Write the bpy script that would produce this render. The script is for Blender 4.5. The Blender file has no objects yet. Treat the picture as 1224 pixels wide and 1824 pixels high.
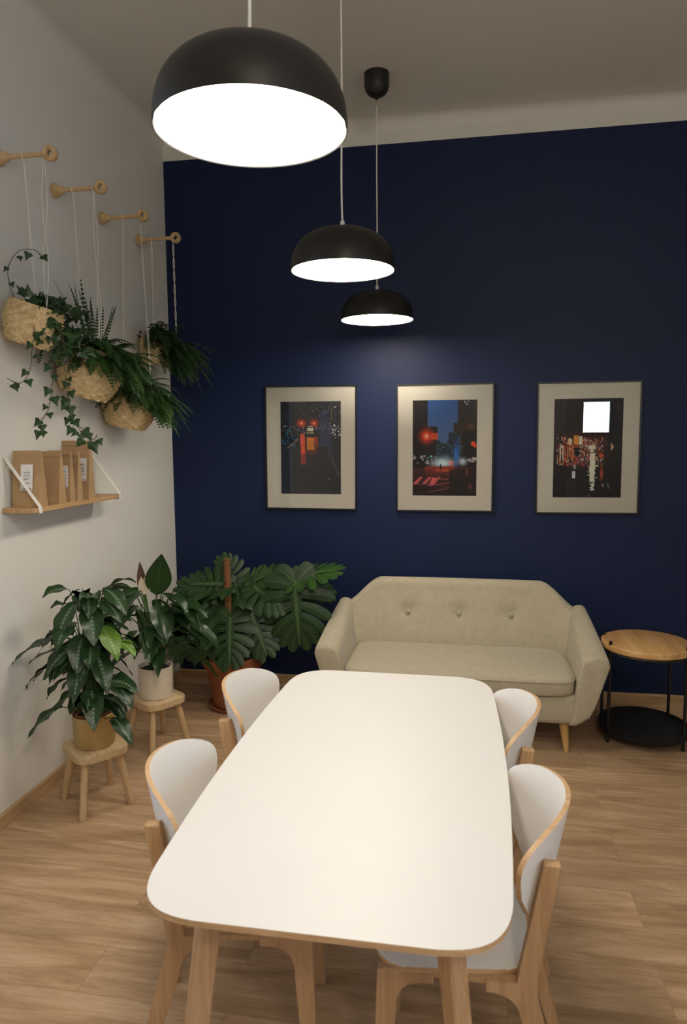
import bpy, bmesh, math, random
import numpy as np
from mathutils import Vector, Matrix
PI = math.pi
COL = bpy.context.scene.collection
R = math.radians

# ------------------------------------------------------------------ helpers
def link(o, parent=None):
    COL.objects.link(o)
    if parent: o.parent = parent
    return o

def finish(name, bm, mats, parent=None, smooth=True, angle=40):
    me = bpy.data.meshes.new(name)
    bmesh.ops.recalc_face_normals(bm, faces=bm.faces)
    bm.to_mesh(me); bm.free()
    if not isinstance(mats, (list, tuple)): mats = [mats]
    for m in mats: me.materials.append(m)
    if smooth:
        me.polygons.foreach_set('use_smooth', [True] * len(me.polygons))
        if angle: me.set_sharp_from_angle(angle=R(angle))
    return link(bpy.data.objects.new(name, me), parent)

def raw(name, bm, mats, parent=None, smooth=True):
    """no normal recalculation (leaves)"""
    me = bpy.data.meshes.new(name); bm.to_mesh(me); bm.free()
    if not isinstance(mats, (list, tuple)): mats = [mats]
    for m in mats: me.materials.append(m)
    if smooth: me.polygons.foreach_set('use_smooth', [True] * len(me.polygons))
    return link(bpy.data.objects.new(name, me), parent)

def thing(name, label, cat, loc=(0, 0, 0), rotz=0, group=None):
    o = bpy.data.objects.new(name, None); COL.objects.link(o)
    o.empty_display_size = .1
    o.location = loc; o.rotation_euler = (0, 0, rotz)
    o['label'] = label; o['category'] = cat
    if group: o['group'] = group
    return o

def dup(root, loc, rotz, label, group=None):
    r = root.copy(); COL.objects.link(r); r.location = loc; r.rotation_euler = (0, 0, rotz)
    r['label'] = label
    if group: r['group'] = group
    for ch in list(root.children):
        c = ch.copy(); COL.objects.link(c); c.parent = r
        for g in list(ch.children):
            d = g.copy(); COL.objects.link(d); d.parent = c
    return r

def box(bm, x0, x1, y0, y1, z0, z1, bev=0, seg=2, mi=0):
    vs = [bm.verts.new((x, y, z)) for x in (x0, x1) for y in (y0, y1) for z in (z0, z1)]
    F = [(0, 1, 3, 2), (4, 6, 7, 5), (0, 4, 5, 1), (2, 3, 7, 6), (0, 2, 6, 4), (1, 5, 7, 3)]
    fs = [bm.faces.new([vs[i] for i in f]) for f in F]
    for f in fs: f.material_index = mi
    if bev:
        es = list({e for f in fs for e in f.edges})
        bmesh.ops.bevel(bm, geom=es, offset=bev, segments=seg, affect='EDGES', profile=.5, clamp_overlap=True)

def prism(bm, pts, axis, a, b, bev=0, seg=2, mi=0, edge_mi=None):
    """pts 2-D polygon; axis 'x','y','z' is the extrusion direction from a to b"""
    def P(u, v, w):
        return {'x': (w, u, v), 'y': (u, w, v), 'z': (u, v, w)}[axis]
    A = [bm.verts.new(P(u, v, a)) for u, v in pts]
    B = [bm.verts.new(P(u, v, b)) for u, v in pts]
    n = len(pts); fs = []
    fs.append(bm.faces.new(A)); fs.append(bm.faces.new(B[::-1]))
    for f in fs: f.material_index = mi
    for i in range(n):
        f = bm.faces.new((A[i], B[i], B[(i + 1) % n], A[(i + 1) % n])); f.material_index = mi if edge_mi is None else edge_mi
        fs.append(f)
    if bev:
        es = [e for f in fs[:2] for e in f.edges]
        bmesh.ops.bevel(bm, geom=es, offset=bev, segments=seg, affect='EDGES', profile=.5, clamp_overlap=True)

def lathe(bm, prof, n=48, c=(0, 0, 0), cap0=True, cap1=True, mi=0, M=None):
    rings = []
    for r, z in prof:
        ring = []
        for i in range(n):
            a = 2 * PI * i / n
            v = Vector((r * math.cos(a), r * math.sin(a), z))
            if M: v = M @ v
            ring.append(bm.verts.new(v + Vector(c)))
        rings.append(ring)
    for j in range(len(rings) - 1):
        for i in range(n):
            f = bm.faces.new((rings[j][i], rings[j][(i + 1) % n], rings[j + 1][(i + 1) % n], rings[j + 1][i])); f.material_index = mi
    if cap0: bm.faces.new(rings[0][::-1]).material_index = mi
    if cap1: bm.faces.new(rings[-1]).material_index = mi

def tube(bm, pts, r, n=8, cap=True, mi=0):
    pts = [Vector(p) for p in pts]; m = len(pts)
    rs = r if isinstance(r, (list, tuple)) else [r] * m
    up = None; rings = []
    for i, p in enumerate(pts):
        t = (pts[min(i + 1, m - 1)] - pts[max(i - 1, 0)])
        if t.length < 1e-9: t = Vector((0, 0, 1))
        t.normalize()
        if up is None: up = t.orthogonal().normalized()
        up = (up - t * up.dot(t))
        if up.length < 1e-6: up = t.orthogonal()
        up.normalize(); s = t.cross(up)
        rings.append([bm.verts.new(p + rs[i] * (math.cos(2 * PI * k / n) * up + math.sin(2 * PI * k / n) * s)) for k in range(n)])
    for j in range(m - 1):
        for i in range(n):
            bm.faces.new((rings[j][i], rings[j][(i + 1) % n], rings[j + 1][(i + 1) % n], rings[j + 1][i])).material_index = mi
    if cap:
        bm.faces.new(rings[0][::-1]).material_index = mi; bm.faces.new(rings[-1]).material_index = mi

def round_poly(corners, rad, seg=8):
    """round the corners of a convex polygon"""
    out = []; n = len(corners)
    rads = rad if isinstance(rad, (list, tuple)) else [rad] * n
    for i in range(n):
        p = Vector(corners[i]); a = Vector(corners[i - 1]); b = Vector(corners[(i + 1) % n])
        r = rads[i]
        da = (a - p); db = (b - p); la, lb = da.length, db.length
        da.normalize(); db.normalize()
        r = min(r, la * .49, lb * .49)
        for k in range(seg + 1):
            t = k / seg
            q0 = p + da * r; q1 = p + db * r
            # conic close to a circle
            w = .55
            num = q0 * (1 - t) ** 2 + p * (2 * w * t * (1 - t)) * 1.3 + q1 * t * t
            den = (1 - t) ** 2 + 2 * w * t * (1 - t) * 1.3 + t * t
            out.append(tuple(num / den))
    return out

def bez(p0, p1, p2, n=12):
    p0, p1, p2 = Vector(p0), Vector(p1), Vector(p2)
    return [p0 * (1 - t) ** 2 + p1 * 2 * t * (1 - t) + p2 * t * t for t in [i / n for i in range(n + 1)]]

# ------------------------------------------------------------------ materials
class NT:
    def __init__(s, name):
        s.m = bpy.data.materials.new(name); s.m.use_nodes = True
        s.t = s.m.node_tree; s.b = s.t.nodes['Principled BSDF']; s.out = s.t.nodes['Material Output']
    def n(s, kind, **kw):
        nd = s.t.nodes.new(kind)
        for k, v in kw.items():
            if k.startswith('_'): setattr(nd, k[1:], v)
            else: nd.inputs[k.replace('__', ' ')].default_value = v
        return nd
    def l(s, a, b): s.t.links.new(a, b)
    def set(s, **kw):
        for k, v in kw.items():
            k = {'rough': 'Roughness', 'metal': 'Metallic', 'spec': 'Specular IOR Level', 'sheen': 'Sheen Weight', 'coat': 'Coat Weight'}[k]
            s.b.inputs[k].default_value = v
        return s
    def coords(s, scale=(1, 1, 1), kind='Object', rot=(0, 0, 0)):
        tc = s.n('ShaderNodeTexCoord'); mp = s.n('ShaderNodeMapping')
        mp.inputs['Scale'].default_value = scale; mp.inputs['Rotation'].default_value = rot
        s.l(tc.outputs[kind], mp.inputs['Vector']); return mp.outputs['Vector']
    def noise(s, vec, scale, detail=4, rough=.55, dist=0):
        nd = s.n('ShaderNodeTexNoise', Scale=scale, Detail=detail, Roughness=rough, Distortion=dist); s.l(vec, nd.inputs['Vector']); return nd.outputs['Fac']
    def ramp(s, fac, stops):
        r = s.n('ShaderNodeValToRGB'); e = r.color_ramp.elements
        while len(e) < len(stops): e.new(.5)
        for i, (p, c) in enumerate(stops):
            e[i].position = p; e[i].color = (*c, 1) if len(c) == 3 else c
        s.l(fac, r.inputs['Fac']); return r.outputs['Color']
    def bump(s, fac, strength=.2, dist=.01):
        b = s.n('ShaderNodeBump', Strength=strength, Distance=dist); s.l(fac, b.inputs['Height']); s.l(b.outputs['Normal'], s.b.inputs['Normal'])
    def mix(s, fac, a, b, blend='MIX'):
        m = s.n('ShaderNodeMix', _data_type='RGBA', _blend_type=blend)
        if isinstance(fac, (int, float)): m.inputs[0].default_value = fac
        else: s.l(fac, m.inputs[0])
        for sock, v in ((m.inputs[6], a), (m.inputs[7], b)):
            if isinstance(v, tuple): sock.default_value = (*v, 1)
            else: s.l(v, sock)
        return m.outputs[2]
    def math(s, op, a, b=None):
        m = s.n('ShaderNodeMath', _operation=op)
        for i, v in enumerate((a, b)):
            if v is None: continue
            if isinstance(v, (int, float)): m.inputs[i].default_value = v
            else: s.l(v, m.inputs[i])
        return m.outputs[0]

def plain(name, col, rough=.5, metal=0, var=.06, scale=8, bump=0, spec=.5, bscale=60):
    t = NT(name); v = t.coords()
    f = t.noise(v, scale)
    a = tuple(c * (1 - var) for c in col); b = tuple(min(1, c * (1 + var)) for c in col)
    t.l(t.ramp(f, [(.3, a), (.7, b)]), t.b.inputs['Base Color'])
    t.set(rough=rough, metal=metal, spec=spec)
    if bump: t.bump(t.noise(v, bscale, 3), bump, .004)
    return t.m

def wood(name, c0, c1, c2, axis='z', scale=1., rough=.45, rot=(0, 0, 0)):
    t = NT(name)
    sc = {'x': (1.5, 22, 22), 'y': (22, 1.5, 22), 'z': (22, 22, 1.5)}[axis]
    v = t.coords(tuple(s * scale for s in sc), rot=rot)
    f = t.noise(v, 2.2, 6, .6, .6)
    f2 = t.noise(v, 9, 4, .6, .2)
    mixf = t.math('ADD', t.math('MULTIPLY', f, .7), t.math('MULTIPLY', f2, .3))
    t.l(t.ramp(mixf, [(.32, c0), (.5, c1), (.68, c2)]), t.b.inputs['Base Color'])
    t.set(rough=rough, spec=.35); t.bump(f2, .06, .002)
    return t.m

M = {}
M['wall'] = plain('white_wall_paint', (.71, .705, .655), .85, var=.02, scale=1.5, bump=.12, bscale=90)
M['ceil'] = plain('ceiling_paint', (.71, .705, .655), .9, var=.015, scale=1.5, bump=.08, bscale=70)
M['blue'] = plain('navy_wall_paint', (.0062, .0155, .058), .5, var=.05, scale=2, bump=.18, bscale=110, spec=.25)
M['white_lam'] = plain('white_table_laminate', (.74, .735, .72), .42, var=.008, scale=3, spec=.4)
M['white_ply'] = plain('white_lacquered_plywood', (.84, .83, .80), .38, var=.01, scale=5, spec=.4)
M['black_lamp'] = plain('black_lamp_enamel', (.014, .0125, .010), .4, var=.05, spec=.32)
M['inner_lamp'] = plain('white_lamp_lining', (.85, .85, .83), .5, var=.01)
M['cord'] = plain('white_cord', (.75, .72, .64), .6, var=.05, scale=40)
M['black_plastic'] = plain('black_plastic', (.01, .01, .01), .4, var=.1)
M['frame'] = plain('black_frame_paint', (.008, .008, .009), .35, var=.1)
M['mat'] = plain('cream_mat_board', (.70, .66, .56), .8, var=.015, scale=6)
M['birch'] = wood('birch_plywood', (.40, .235, .115), (.52, .32, .165), (.60, .395, .22), 'z', 1.)
M['birch_edge'] = wood('birch_edge', (.45, .27, .13), (.60, .39, .21), (.66, .46, .27), 'x', 1.2)
M['pine'] = wood('pale_pine', (.50, .35, .19), (.62, .46, .27), (.70, .54, .34), 'x', .9)
M['pine_leg'] = wood('pale_pine_leg', (.50, .35, .19), (.60, .44, .26), (.68, .52, .33), 'z', .9)
M['beech'] = wood('beech_rod', (.50, .32, .15), (.60, .41, .21), (.66, .47, .26), 'x', 1.1)
M['sofa_leg'] = wood('oak_sofa_leg', (.50, .29, .10), (.60, .37, .14), (.66, .43, .19), 'z', 1.)
M['shelf'] = wood('shelf_oak', (.40, .24, .11), (.50, .31, .15), (.56, .37, .19), 'y', .9)
M['base'] = wood('baseboard_oak', (.36, .23, .12), (.45, .30, .16), (.52, .36, .21), 'x', .5)
M['base_y'] = wood('baseboard_oak_y', (.36, .23, .12), (.45, .30, .16), (.52, .36, .21), 'y', .5)
M['table_wood'] = wood('striped_acacia', (.42, .20, .07), (.62, .37, .15), (.72, .48, .23), 'y', .35, .35, (0, 0, .5))
M['black_metal'] = plain('black_powder_metal', (.006, .006, .007), .45, var=.1)
M['gold'] = plain('brushed_gold_pot', (.52, .40, .19), .42, metal=.75, var=.05, scale=3)
M['ceramic'] = plain('speckled_cream_ceramic', (.72, .65, .54), .35, var=.06, scale=30)
M['terra'] = plain('terracotta', (.27, .085, .032), .75, var=.12, scale=6, bump=.1)
M['soil'] = plain('potting_soil', (.022, .014, .009), .95, var=.6, scale=70, bump=.9, bscale=80)
M['perlite'] = plain('perlite_grains', (.45, .40, .32), .9, var=.2, scale=60)
M['kraft'] = plain('kraft_paper', (.42, .27, .135), .7, var=.1, scale=9, bump=.35, bscale=14)
M['label'] = plain('white_paper_label', (.78, .77, .76), .6, var=.02)
M['ink'] = plain('grey_ink', (.08, .08, .09), .7, var=.1)
M['strap'] = plain('white_strap', (.75, .72, .66), .7, var=.04)
M['moss'] = plain('coir_pole', (.20, .085, .03), .95, var=.4, scale=50, bump=1, bscale=90)
M['stem'] = plain('green_stem', (.05, .11, .025), .5, var=.3, scale=12)
M['stem_pale'] = plain('pale_green_stem', (.12, .20, .06), .5, var=.3, scale=12)
M['stem_brown'] = plain('brown_vine_stem', (.07, .05, .03), .6, var=.3, scale=12)
M['spathe'] = plain('cream_spathe', (.62, .55, .40), .5, var=.15, scale=10)
M['spathe_dry'] = plain('dry_brown_spathe', (.09, .04, .02), .7, var=.4, scale=12)
M['rug'] = plain('black_felt', (.004, .004, .005), .95, var=.2, bump=.4)

def fabric():
    t = NT('oatmeal_sofa_fabric'); v = t.coords()
    f = t.noise(v, 26, 5, .7); g = t.noise(v, 340, 2, .5)
    a = t.ramp(f, [(.3, (.46, .41, .295)), (.7, (.53, .48, .36))])
    b = t.ramp(g, [(.35, (.78, .78, .78)), (.65, (1, 1, 1))])
    t.l(t.mix(1., a, b, 'MULTIPLY'), t.b.inputs['Base Color'])
    t.set(rough=.95, spec=.15, sheen=.15); t.bump(g, .35, .002); return t.m
M['fabric'] = fabric()

def basket_mat():
    t = NT('woven_seagrass'); v = t.coords((1, 1, 1))
    f = t.noise(v, 55, 4, .7); g = t.noise(v, 14, 3)
    c = t.ramp(f, [(.25, (.44, .29, .13)), (.5, (.68, .51, .27)), (.75, (.80, .66, .42))])
    d = t.ramp(g, [(.35, (.84, .82, .76)), (.65, (1, 1, 1))])
    t.l(t.mix(1., c, d, 'MULTIPLY'), t.b.inputs['Base Color']); t.set(rough=.7, spec=.3); t.bump(f, .3, .003); return t.m
M['basket'] = basket_mat()

def floor_mat():
    t = NT('oak_laminate_floor')
    v = t.coords()
    br = t.n('ShaderNodeTexBrick', _offset=.37, _squash=1., Scale=1., Mortar__Size=.0012, Bias=0.)
    br.inputs['Brick Width'].default_value = 1.29; br.inputs['Row Height'].default_value = .193
    br.inputs['Color1'].default_value = (0, 0, 0, 1); br.inputs['Color2'].default_value = (1, 1, 1, 1); br.inputs['Mortar'].default_value = (.5, .5, .5, 1)
    t.l(v, br.inputs['Vector'])
    sep = t.n('ShaderNodeSeparateXYZ'); t.l(v, sep.inputs[0])
    cmb = t.n('ShaderNodeCombineXYZ')
    t.l(t.math('MULTIPLY', sep.outputs[0], 1.1), cmb.inputs[0])
    t.l(t.math('MULTIPLY', sep.outputs[1], 9.), cmb.inputs[1])
    t.l(t.math('MULTIPLY', br.outputs['Color'], 17.), cmb.inputs[2])
    f = t.noise(cmb.outputs[0], 1.6, 6, .62, .9)
    cm2 = t.n('ShaderNodeCombineXYZ')
    t.l(t.math('MULTIPLY', sep.outputs[0], 5.), cm2.inputs[0]); t.l(t.math('MULTIPLY', sep.outputs[1], 90.), cm2.inputs[1]); t.l(br.outputs['Color'], cm2.inputs[2])
    g = t.noise(cm2.outputs[0], 2., 4, .6)
    c = t.ramp(f, [(.28, (.30, .185, .100)), (.44, (.43, .285, .165)), (.58, (.54, .375, .235)), (.74, (.64, .475, .325))])
    gg = t.ramp(g, [(.3, (.80, .78, .75)), (.65, (1, 1, 1))])
    c = t.mix(1., c, gg, 'MULTIPLY')
    pl = t.ramp(br.outputs['Color'], [(0., (.93, .93, .93)), (1., (1.03, 1.02, 1.01))])
    c = t.mix(1., c, pl, 'MULTIPLY')
    c = t.mix(t.math('MULTIPLY', br.outputs['Fac'], .5), c, (.16, .10, .05))
    t.l(c, t.b.inputs['Base Color']); t.set(rough=.42, spec=.35); t.bump(g, .07, .002)
    return t.m
M['floor'] = floor_mat()

def leaf_mat(name, dark, light, vein=None, vein_w=.05, rough=.35, side=0., trans=.12, lateral=12., patt=False):
    """UV: u across (-1..1 mapped to 0..1), v along. Midrib and side veins are the leaf's own colouring."""
    t = NT(name)
    uv = t.n('ShaderNodeUVMap', _uv_map='UVMap'); sp = t.n('ShaderNodeSeparateXYZ'); t.l(uv.outputs[0], sp.inputs[0])
    v = t.coords()
    f = t.noise(v, 9, 3)
    c = t.ramp(f, [(.3, dark), (.7, light)])
    if vein:
        u = t.math('ABSOLUTE', t.math('SUBTRACT', sp.outputs[0], .5))
        mid = t.math('LESS_THAN', u, vein_w)
        if patt:   # feathered silver pattern along the midrib
            w = t.math('ADD', t.math('MULTIPLY', t.math('SINE', t.math('ADD', t.math('MULTIPLY', sp.outputs[1], 75.), t.math('MULTIPLY', u, -40.))), .055), .05)
            inside = t.math('LESS_THAN', u, w)
            rng = t.math('MULTIPLY', t.math('GREATER_THAN', sp.outputs[1], .1), t.math('LESS_THAN', sp.outputs[1], .85))
            mid = t.math('MULTIPLY', inside, rng)
            c = t.mix(t.math('MULTIPLY', mid, .75), c, vein)
        else:
            c = t.mix(t.math('MULTIPLY', mid, .7), c, vein)
        if side:
            s = t.math('SINE', t.math('MULTIPLY', t.math('SUBTRACT', sp.outputs[1], t.math('MULTIPLY', u, .5)), lateral * 2 * PI))
            s = t.math('GREATER_THAN', s, .86)
            c = t.mix(t.math('MULTIPLY', s, side), c, vein)
    t.l(c, t.b.inputs['Base Color']); t.set(rough=rough, spec=.45)
    tr = t.n('ShaderNodeBsdfTranslucent'); t.l(c, tr.inputs['Color'])
    mx = t.n('ShaderNodeMixShader'); mx.inputs[0].default_value = trans
    t.l(t.b.outputs[0], mx.inputs[1]); t.l(tr.outputs[0], mx.inputs[2]); t.l(mx.outputs[0], t.out.inputs['Surface'])
    return t.m
M['lf_varieg'] = leaf_mat('variegated_leaf', (.010, .032, .009), (.020, .058, .015), (.18, .28, .16), patt=True, side=.12, lateral=7, rough=.36)
M['lf_young'] = leaf_mat('young_lime_leaf', (.09, .19, .02), (.14, .28, .03), (.32, .45, .13), patt=True, rough=.36, trans=.25)
M['lf_lily'] = leaf_mat('peace_lily_leaf', (.009, .032, .008), (.020, .060, .014), (.045, .10, .026), .018, side=.45, lateral=11, rough=.30)
M['lf_monst'] = leaf_mat('monstera_leaf', (.010, .031, .008), (.022, .062, .014), (.075, .145, .045), .03, side=0, rough=.42)
M['lf_fern'] = leaf_mat('fern_leaf', (.016, .050, .010), (.042, .120, .018), rough=.5, trans=.25)
M['lf_fern_dark'] = leaf_mat('dark_fern_leaf', (.010, .030, .008), (.022, .058, .014), rough=.5, trans=.2)
M['lf_ivy'] = leaf_mat('ivy_leaf', (.010, .034, .009), (.026, .070, .016), (.07, .13, .04), .02, side=0, rough=.4)
M['lf_red'] = leaf_mat('burgundy_leaf', (.022, .008, .010), (.05, .016, .018), rough=.45)

def emis(name, col, s):
    t = NT(name); t.b.inputs['Base Color'].default_value = (.8, .8, .8, 1)
    t.b.inputs['Emission Color'].default_value = (*col, 1); t.b.inputs['Emission Strength'].default_value = s; return t.m
M['diffuser'] = emis('lit_diffuser', (1., .895, .755), 27.5)
M['fill_globe_lit'] = emis('opal_fill_globe', (1., .895, .74), 35)  # emission of the added fill globe
M['panel_lit'] = emis('lit_light_box', (.86, .95, 1.), 15)

def glass():
    t = NT('picture_glass')
    tr = t.n('ShaderNodeBsdfTransparent'); gl = t.n('ShaderNodeBsdfGlossy', Roughness=.01)
    fr = t.n('ShaderNodeFresnel', IOR=1.5); f = t.math('MULTIPLY', fr.outputs[0], .95)
    mx = t.n('ShaderNodeMixShader'); t.l(f, mx.inputs[0]); t.l(tr.outputs[0], mx.inputs[1]); t.l(gl.outputs[0], mx.inputs[2])
    t.l(mx.outputs[0], t.out.inputs['Surface']); return t.m
M['glass'] = glass()

def print_mat():
    t = NT('printed_photograph'); a = t.n('ShaderNodeVertexColor', _layer_name='print')
    t.l(a.outputs['Color'], t.b.inputs['Base Color']); t.set(rough=.6, spec=.2); return t.m
M['print'] = print_mat()

# ------------------------------------------------------------------ room shell
ZC = 3.585; ZB = 3.449; XR = 4.7; YR = -6.6
def struct(o): o['kind'] = 'structure'; return o
bm = bmesh.new(); box(bm, -.2, XR + .2, YR - .2, .2, -.12, 0); struct(finish('floor', bm, M['floor'], smooth=False))
bm = bmesh.new(); box(bm, -.2, XR + .2, YR - .2, .2, ZC, ZC + .15); struct(finish('ceiling', bm, M['ceil'], smooth=False))
bm = bmesh.new(); box(bm, -.2, XR + .2, 0, .2, 0, ZB); struct(finish('wall_back', bm, M['blue'], smooth=False))
bm = bmesh.new(); box(bm, -.2, XR + .2, -.0015, .2, ZB, ZC)          # white band above the blue paint
n = 8                                                             # soft cove between band and ceiling
pr = [(-.0015 - .07 * (1 - math.sin(PI / 2 * k / n)), ZC - .07 * (1 - math.cos(PI / 2 * k / n))) for k in range(n + 1)]
prism(bm, [(0, ZC + .0)] + pr[::-1] , 'x', 0, XR)
struct(finish('trim_1', bm, M['ceil'], smooth=True, angle=30))
# left wall with the tall window beyond the picture's left edge (y -3.35..-2.74)
WY0, WY1, WZ0, WZ1 = -3.42, -2.74, .55, 2.85
bm = bmesh.new()
box(bm, -.06, 0, WY1, 0, 0, ZC); box(bm, -.06, 0, YR, WY0, 0, ZC); box(bm, -.06, 0, WY0, WY1, 0, WZ0); box(bm, -.06, 0, WY0, WY1, WZ1, ZC)
struct(finish('wall_left', bm, M['wall'], smooth=False))
VY0, VY1, VZ0, VZ1 = -6.3, -3.7, .85, 3.0
bm = bmesh.new()
box(bm, XR, XR + .2, VY1, 0, 0, ZC); box(bm, XR, XR + .2, YR, VY0, 0, ZC); box(bm, XR, XR + .2, VY0, VY1, 0, VZ0); box(bm, XR, XR + .2, VY0, VY1, VZ1, ZC)
struct(finish('wall_right', bm, M['wall'], smooth=False))
w2 = bpy.data.objects.new('added_fill_window', None); COL.objects.link(w2); w2['kind'] = 'structure'  # unseen window added to raise the ambient light
bm = bmesh.new()
for a in (VY0, (VY0 + VY1) / 2 - .03, VY1 - .06): box(bm, XR + .06, XR + .12, a, a + .06, VZ0, VZ1)
for a in (VZ0, VZ1 - .06): box(bm, XR + .061, XR + .119, VY0 + .06, VY1 - .06, a, a + .06)
finish('window_frame', bm, M['white_ply'], w2, smooth=False)
bm = bmesh.new(); box(bm, XR + .087, XR + .093, VY0 + .05, VY1 - .05, VZ0 + .05, VZ1 - .05); finish('pane', bm, M['glass'], w2, smooth=False)
bm = bmesh.new(); box(bm, -.2, XR + .2, YR - .2, YR, 0, ZC); struct(finish('wall_rear', bm, plain('rear_wall_paint', (.30, .28, .26), .8), smooth=False))
bm = bmesh.new()
pr = [(.07 * (1 - math.sin(PI / 2 * k / n)), ZC - .07 * (1 - math.cos(PI / 2 * k / n))) for k in range(n + 1)]
prism(bm, [(0, ZC)] + pr[::-1], 'y', YR, 0)
struct(finish('trim_2', bm, M['wall'], smooth=True, angle=30))
w = bpy.data.objects.new('window_1', None); COL.objects.link(w); w['kind'] = 'structure'
bm = bmesh.new()
for a in (WY0, WY1 - .03): box(bm, -.05, -.012, a, a + .03, WZ0, WZ1)
for a in (WZ0, WZ1 - .05, 2.1): box(bm, -.049, -.013, WY0 + .03, WY1 - .03, a, a + .05)
finish('window_frame', bm, M['white_ply'], w, smooth=False)
bm = bmesh.new(); box(bm, -.034, -.028, WY0 + .02, WY1 - .02, WZ0 + .04, WZ1 - .04); finish('pane', bm, M['glass'], w, smooth=False)
bm = bmesh.new(); prism(bm, [(-.014, 0), (0, 0), (0, .064), (-.010, .064), (-.014, .058)], 'x', 0.014, XR); struct(finish('baseboard_back', bm, M['base'], smooth=False))
bm = bmesh.new(); prism(bm, [(0, 0), (.014, 0), (.014, .058), (.010, .064), (0, .064)], 'y', YR, 0); struct(finish('baseboard_left', bm, M['base_y'], smooth=False))

# ------------------------------------------------------------------ pendant lamps
LZ = 2.3062; LR = .2
def superdome(rad, h, n=26, p=2.5):
    out = []
    for k in range(n + 1):
        a = PI / 2 * k / n
        out.append((rad * math.cos(a) ** (2 / p) if k < n else .004, h * math.sin(a) ** (2 / p) if k else 0.))
    return out
def make_lamp():
    t = thing('pendant_lamp', 'x', 'lamp', (0, 0, 0), 0, 'black dome pendant lamps over the table')
    bm = bmesh.new()
    o = superdome(LR, .156); i = superdome(LR - .005, .150)
    prof = [(LR - .003, -.001)] + o
    lathe(bm, [(LR - .0028, 0.)] + [(r, z + .0005) for r, z in o], 96, cap0=False)
    lathe(bm, [(LR - .0028, 0.)] + i[1:], 96, cap0=False)
    bmesh.ops.remove_doubles(bm, verts=bm.verts, dist=.00005)
    for f in bm.faces:
        c = f.calc_center_median(); rr = math.hypot(c.x, c.y)
    sh = finish('lamp_shade', bm, M['black_lamp'], t)
    bm = bmesh.new(); lathe(bm, [(LR - .0055, .002)] + [(max(r - .006, .004), max(z - .004, .002)) for r, z in superdome(LR, .150)][1:], 72, cap0=False)
    finish('shade_lining', bm, M['inner_lamp'], sh)
    bm = bmesh.new(); lathe(bm, [(LR - .0058, .004), (LR - .0058, .006)], 96); finish('diffuser', bm, M['diffuser'], sh, smooth=False)
    bm = bmesh.new(); lathe(bm, [(.0085, .154), (.0085, .182), (.006, .187), (.0045, .188)], 20); finish('cord_grip', bm, M['cord'], t)
    bm = bmesh.new()
    H = ZC - LZ
    pts = [(.004 * math.sin(3.0 * k / 40 * PI) * math.exp(-k / 14.), .0025 * math.sin(2.2 * k / 40 * PI), .184 + (H - .344) * k / 40) for k in range(41)]
    pts = [(x * (1 - k / 40), y * (1 - k / 40), z) for k, (x, y, z) in enumerate(pts)]
    tube(bm, pts, .0034, 10); finish('cord', bm, M['cord'], t)
    bm = bmesh.new()
    lathe(bm, [(.004, H - .131), (.009, H - .129), (.010, H - .118), (.020, H - .116), (.045, H - .106), (.061, H - .086), (.067, H - .064), (.067, H)], 48)
    finish('ceiling_canopy', bm, M['black_plastic'], t)
    return t
lamp = make_lamp()
lamp.location = (1.5182, -3.020, LZ); lamp['label'] = 'black dome pendant lamp hanging nearest, largest over the near end of the white table'
dup(lamp, (1.486, -1.7525, LZ), 2.4, 'black dome pendant lamp hanging between the large near lamp and the smallest far one')
dup(lamp, (1.4675, -.5679, LZ), 4.1, 'smallest farthest black dome pendant lamp, hanging in front of the navy wall')

# ------------------------------------------------------------------ framed photographs
def srgb(c): return tuple(((x / 255) / 12.92 if x < 10 else (((x / 255) + .055) / 1.055) ** 2.4) for x in c)
NX, NY = 130, 195
class Paint:
    def __init__(s, bg):
        s.a = np.zeros((NY, NX, 3)); s.a[:] = srgb(bg)
        s.y, s.x = np.mgrid[0:NY, 0:NX]; s.x = s.x / (NX - 1); s.y = s.y / (NY - 1)    # y down from the top, 0..1
    def put(s, m, c, al=1.): m = np.clip(m, 0, 1)[..., None] * al; s.a = s.a * (1 - m) + np.array(srgb(c)) * m
    def rect(s, x0, x1, y0, y1, c, al=1.): s.put(((s.x >= x0) & (s.x <= x1) & (s.y >= y0) & (s.y <= y1)).astype(float), c, al)
    def grad(s, x0, x1, y0, y1, c0, c1):
        for k in range(24): s.rect(x0, x1, y0 + (y1 - y0) * k / 24, y0 + (y1 - y0) * (k + 1) / 24, tuple(a + (b - a) * k / 23 for a, b in zip(c0, c1)))
    def glow(s, cx, cy, rx, ry, c, al=1.): s.put(np.exp(-(((s.x - cx) / rx) ** 2 + ((s.y - cy) / ry) ** 2)), c, al)
    def dot(s, cx, cy, r, c, al=1.): s.put((np.hypot(s.x - cx, (s.y - cy) * 1.5) < r).astype(float), c, al)
    def line(s, x0, y0, x1, y1, w, c, al=1.):
        dx, dy = x1 - x0, y1 - y0; L = dx * dx + dy * dy
        t = np.clip(((s.x - x0) * dx + (s.y - y0) * dy) / L, 0, 1)
        s.put((np.hypot(s.x - x0 - t * dx, s.y - y0 - t * dy) < w).astype(float), c, al)
    def quad(s, P, c, al=1.):
        m = np.ones_like(s.x, bool); n = len(P)
        sg = sum((P[(i + 1) % n][0] - P[i][0]) * (P[(i + 1) % n][1] + P[i][1]) for i in range(n))
        for i in range(n):
            (ax, ay), (bx, by) = P[i], P[(i + 1) % n]
            cr = (bx - ax) * (s.y - ay) - (by - ay) * (s.x - ax)
            m &= (cr >= 0) if sg < 0 else (cr <= 0)
        s.put(m.astype(float), c, al)
rg = random.Random(5)
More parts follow.
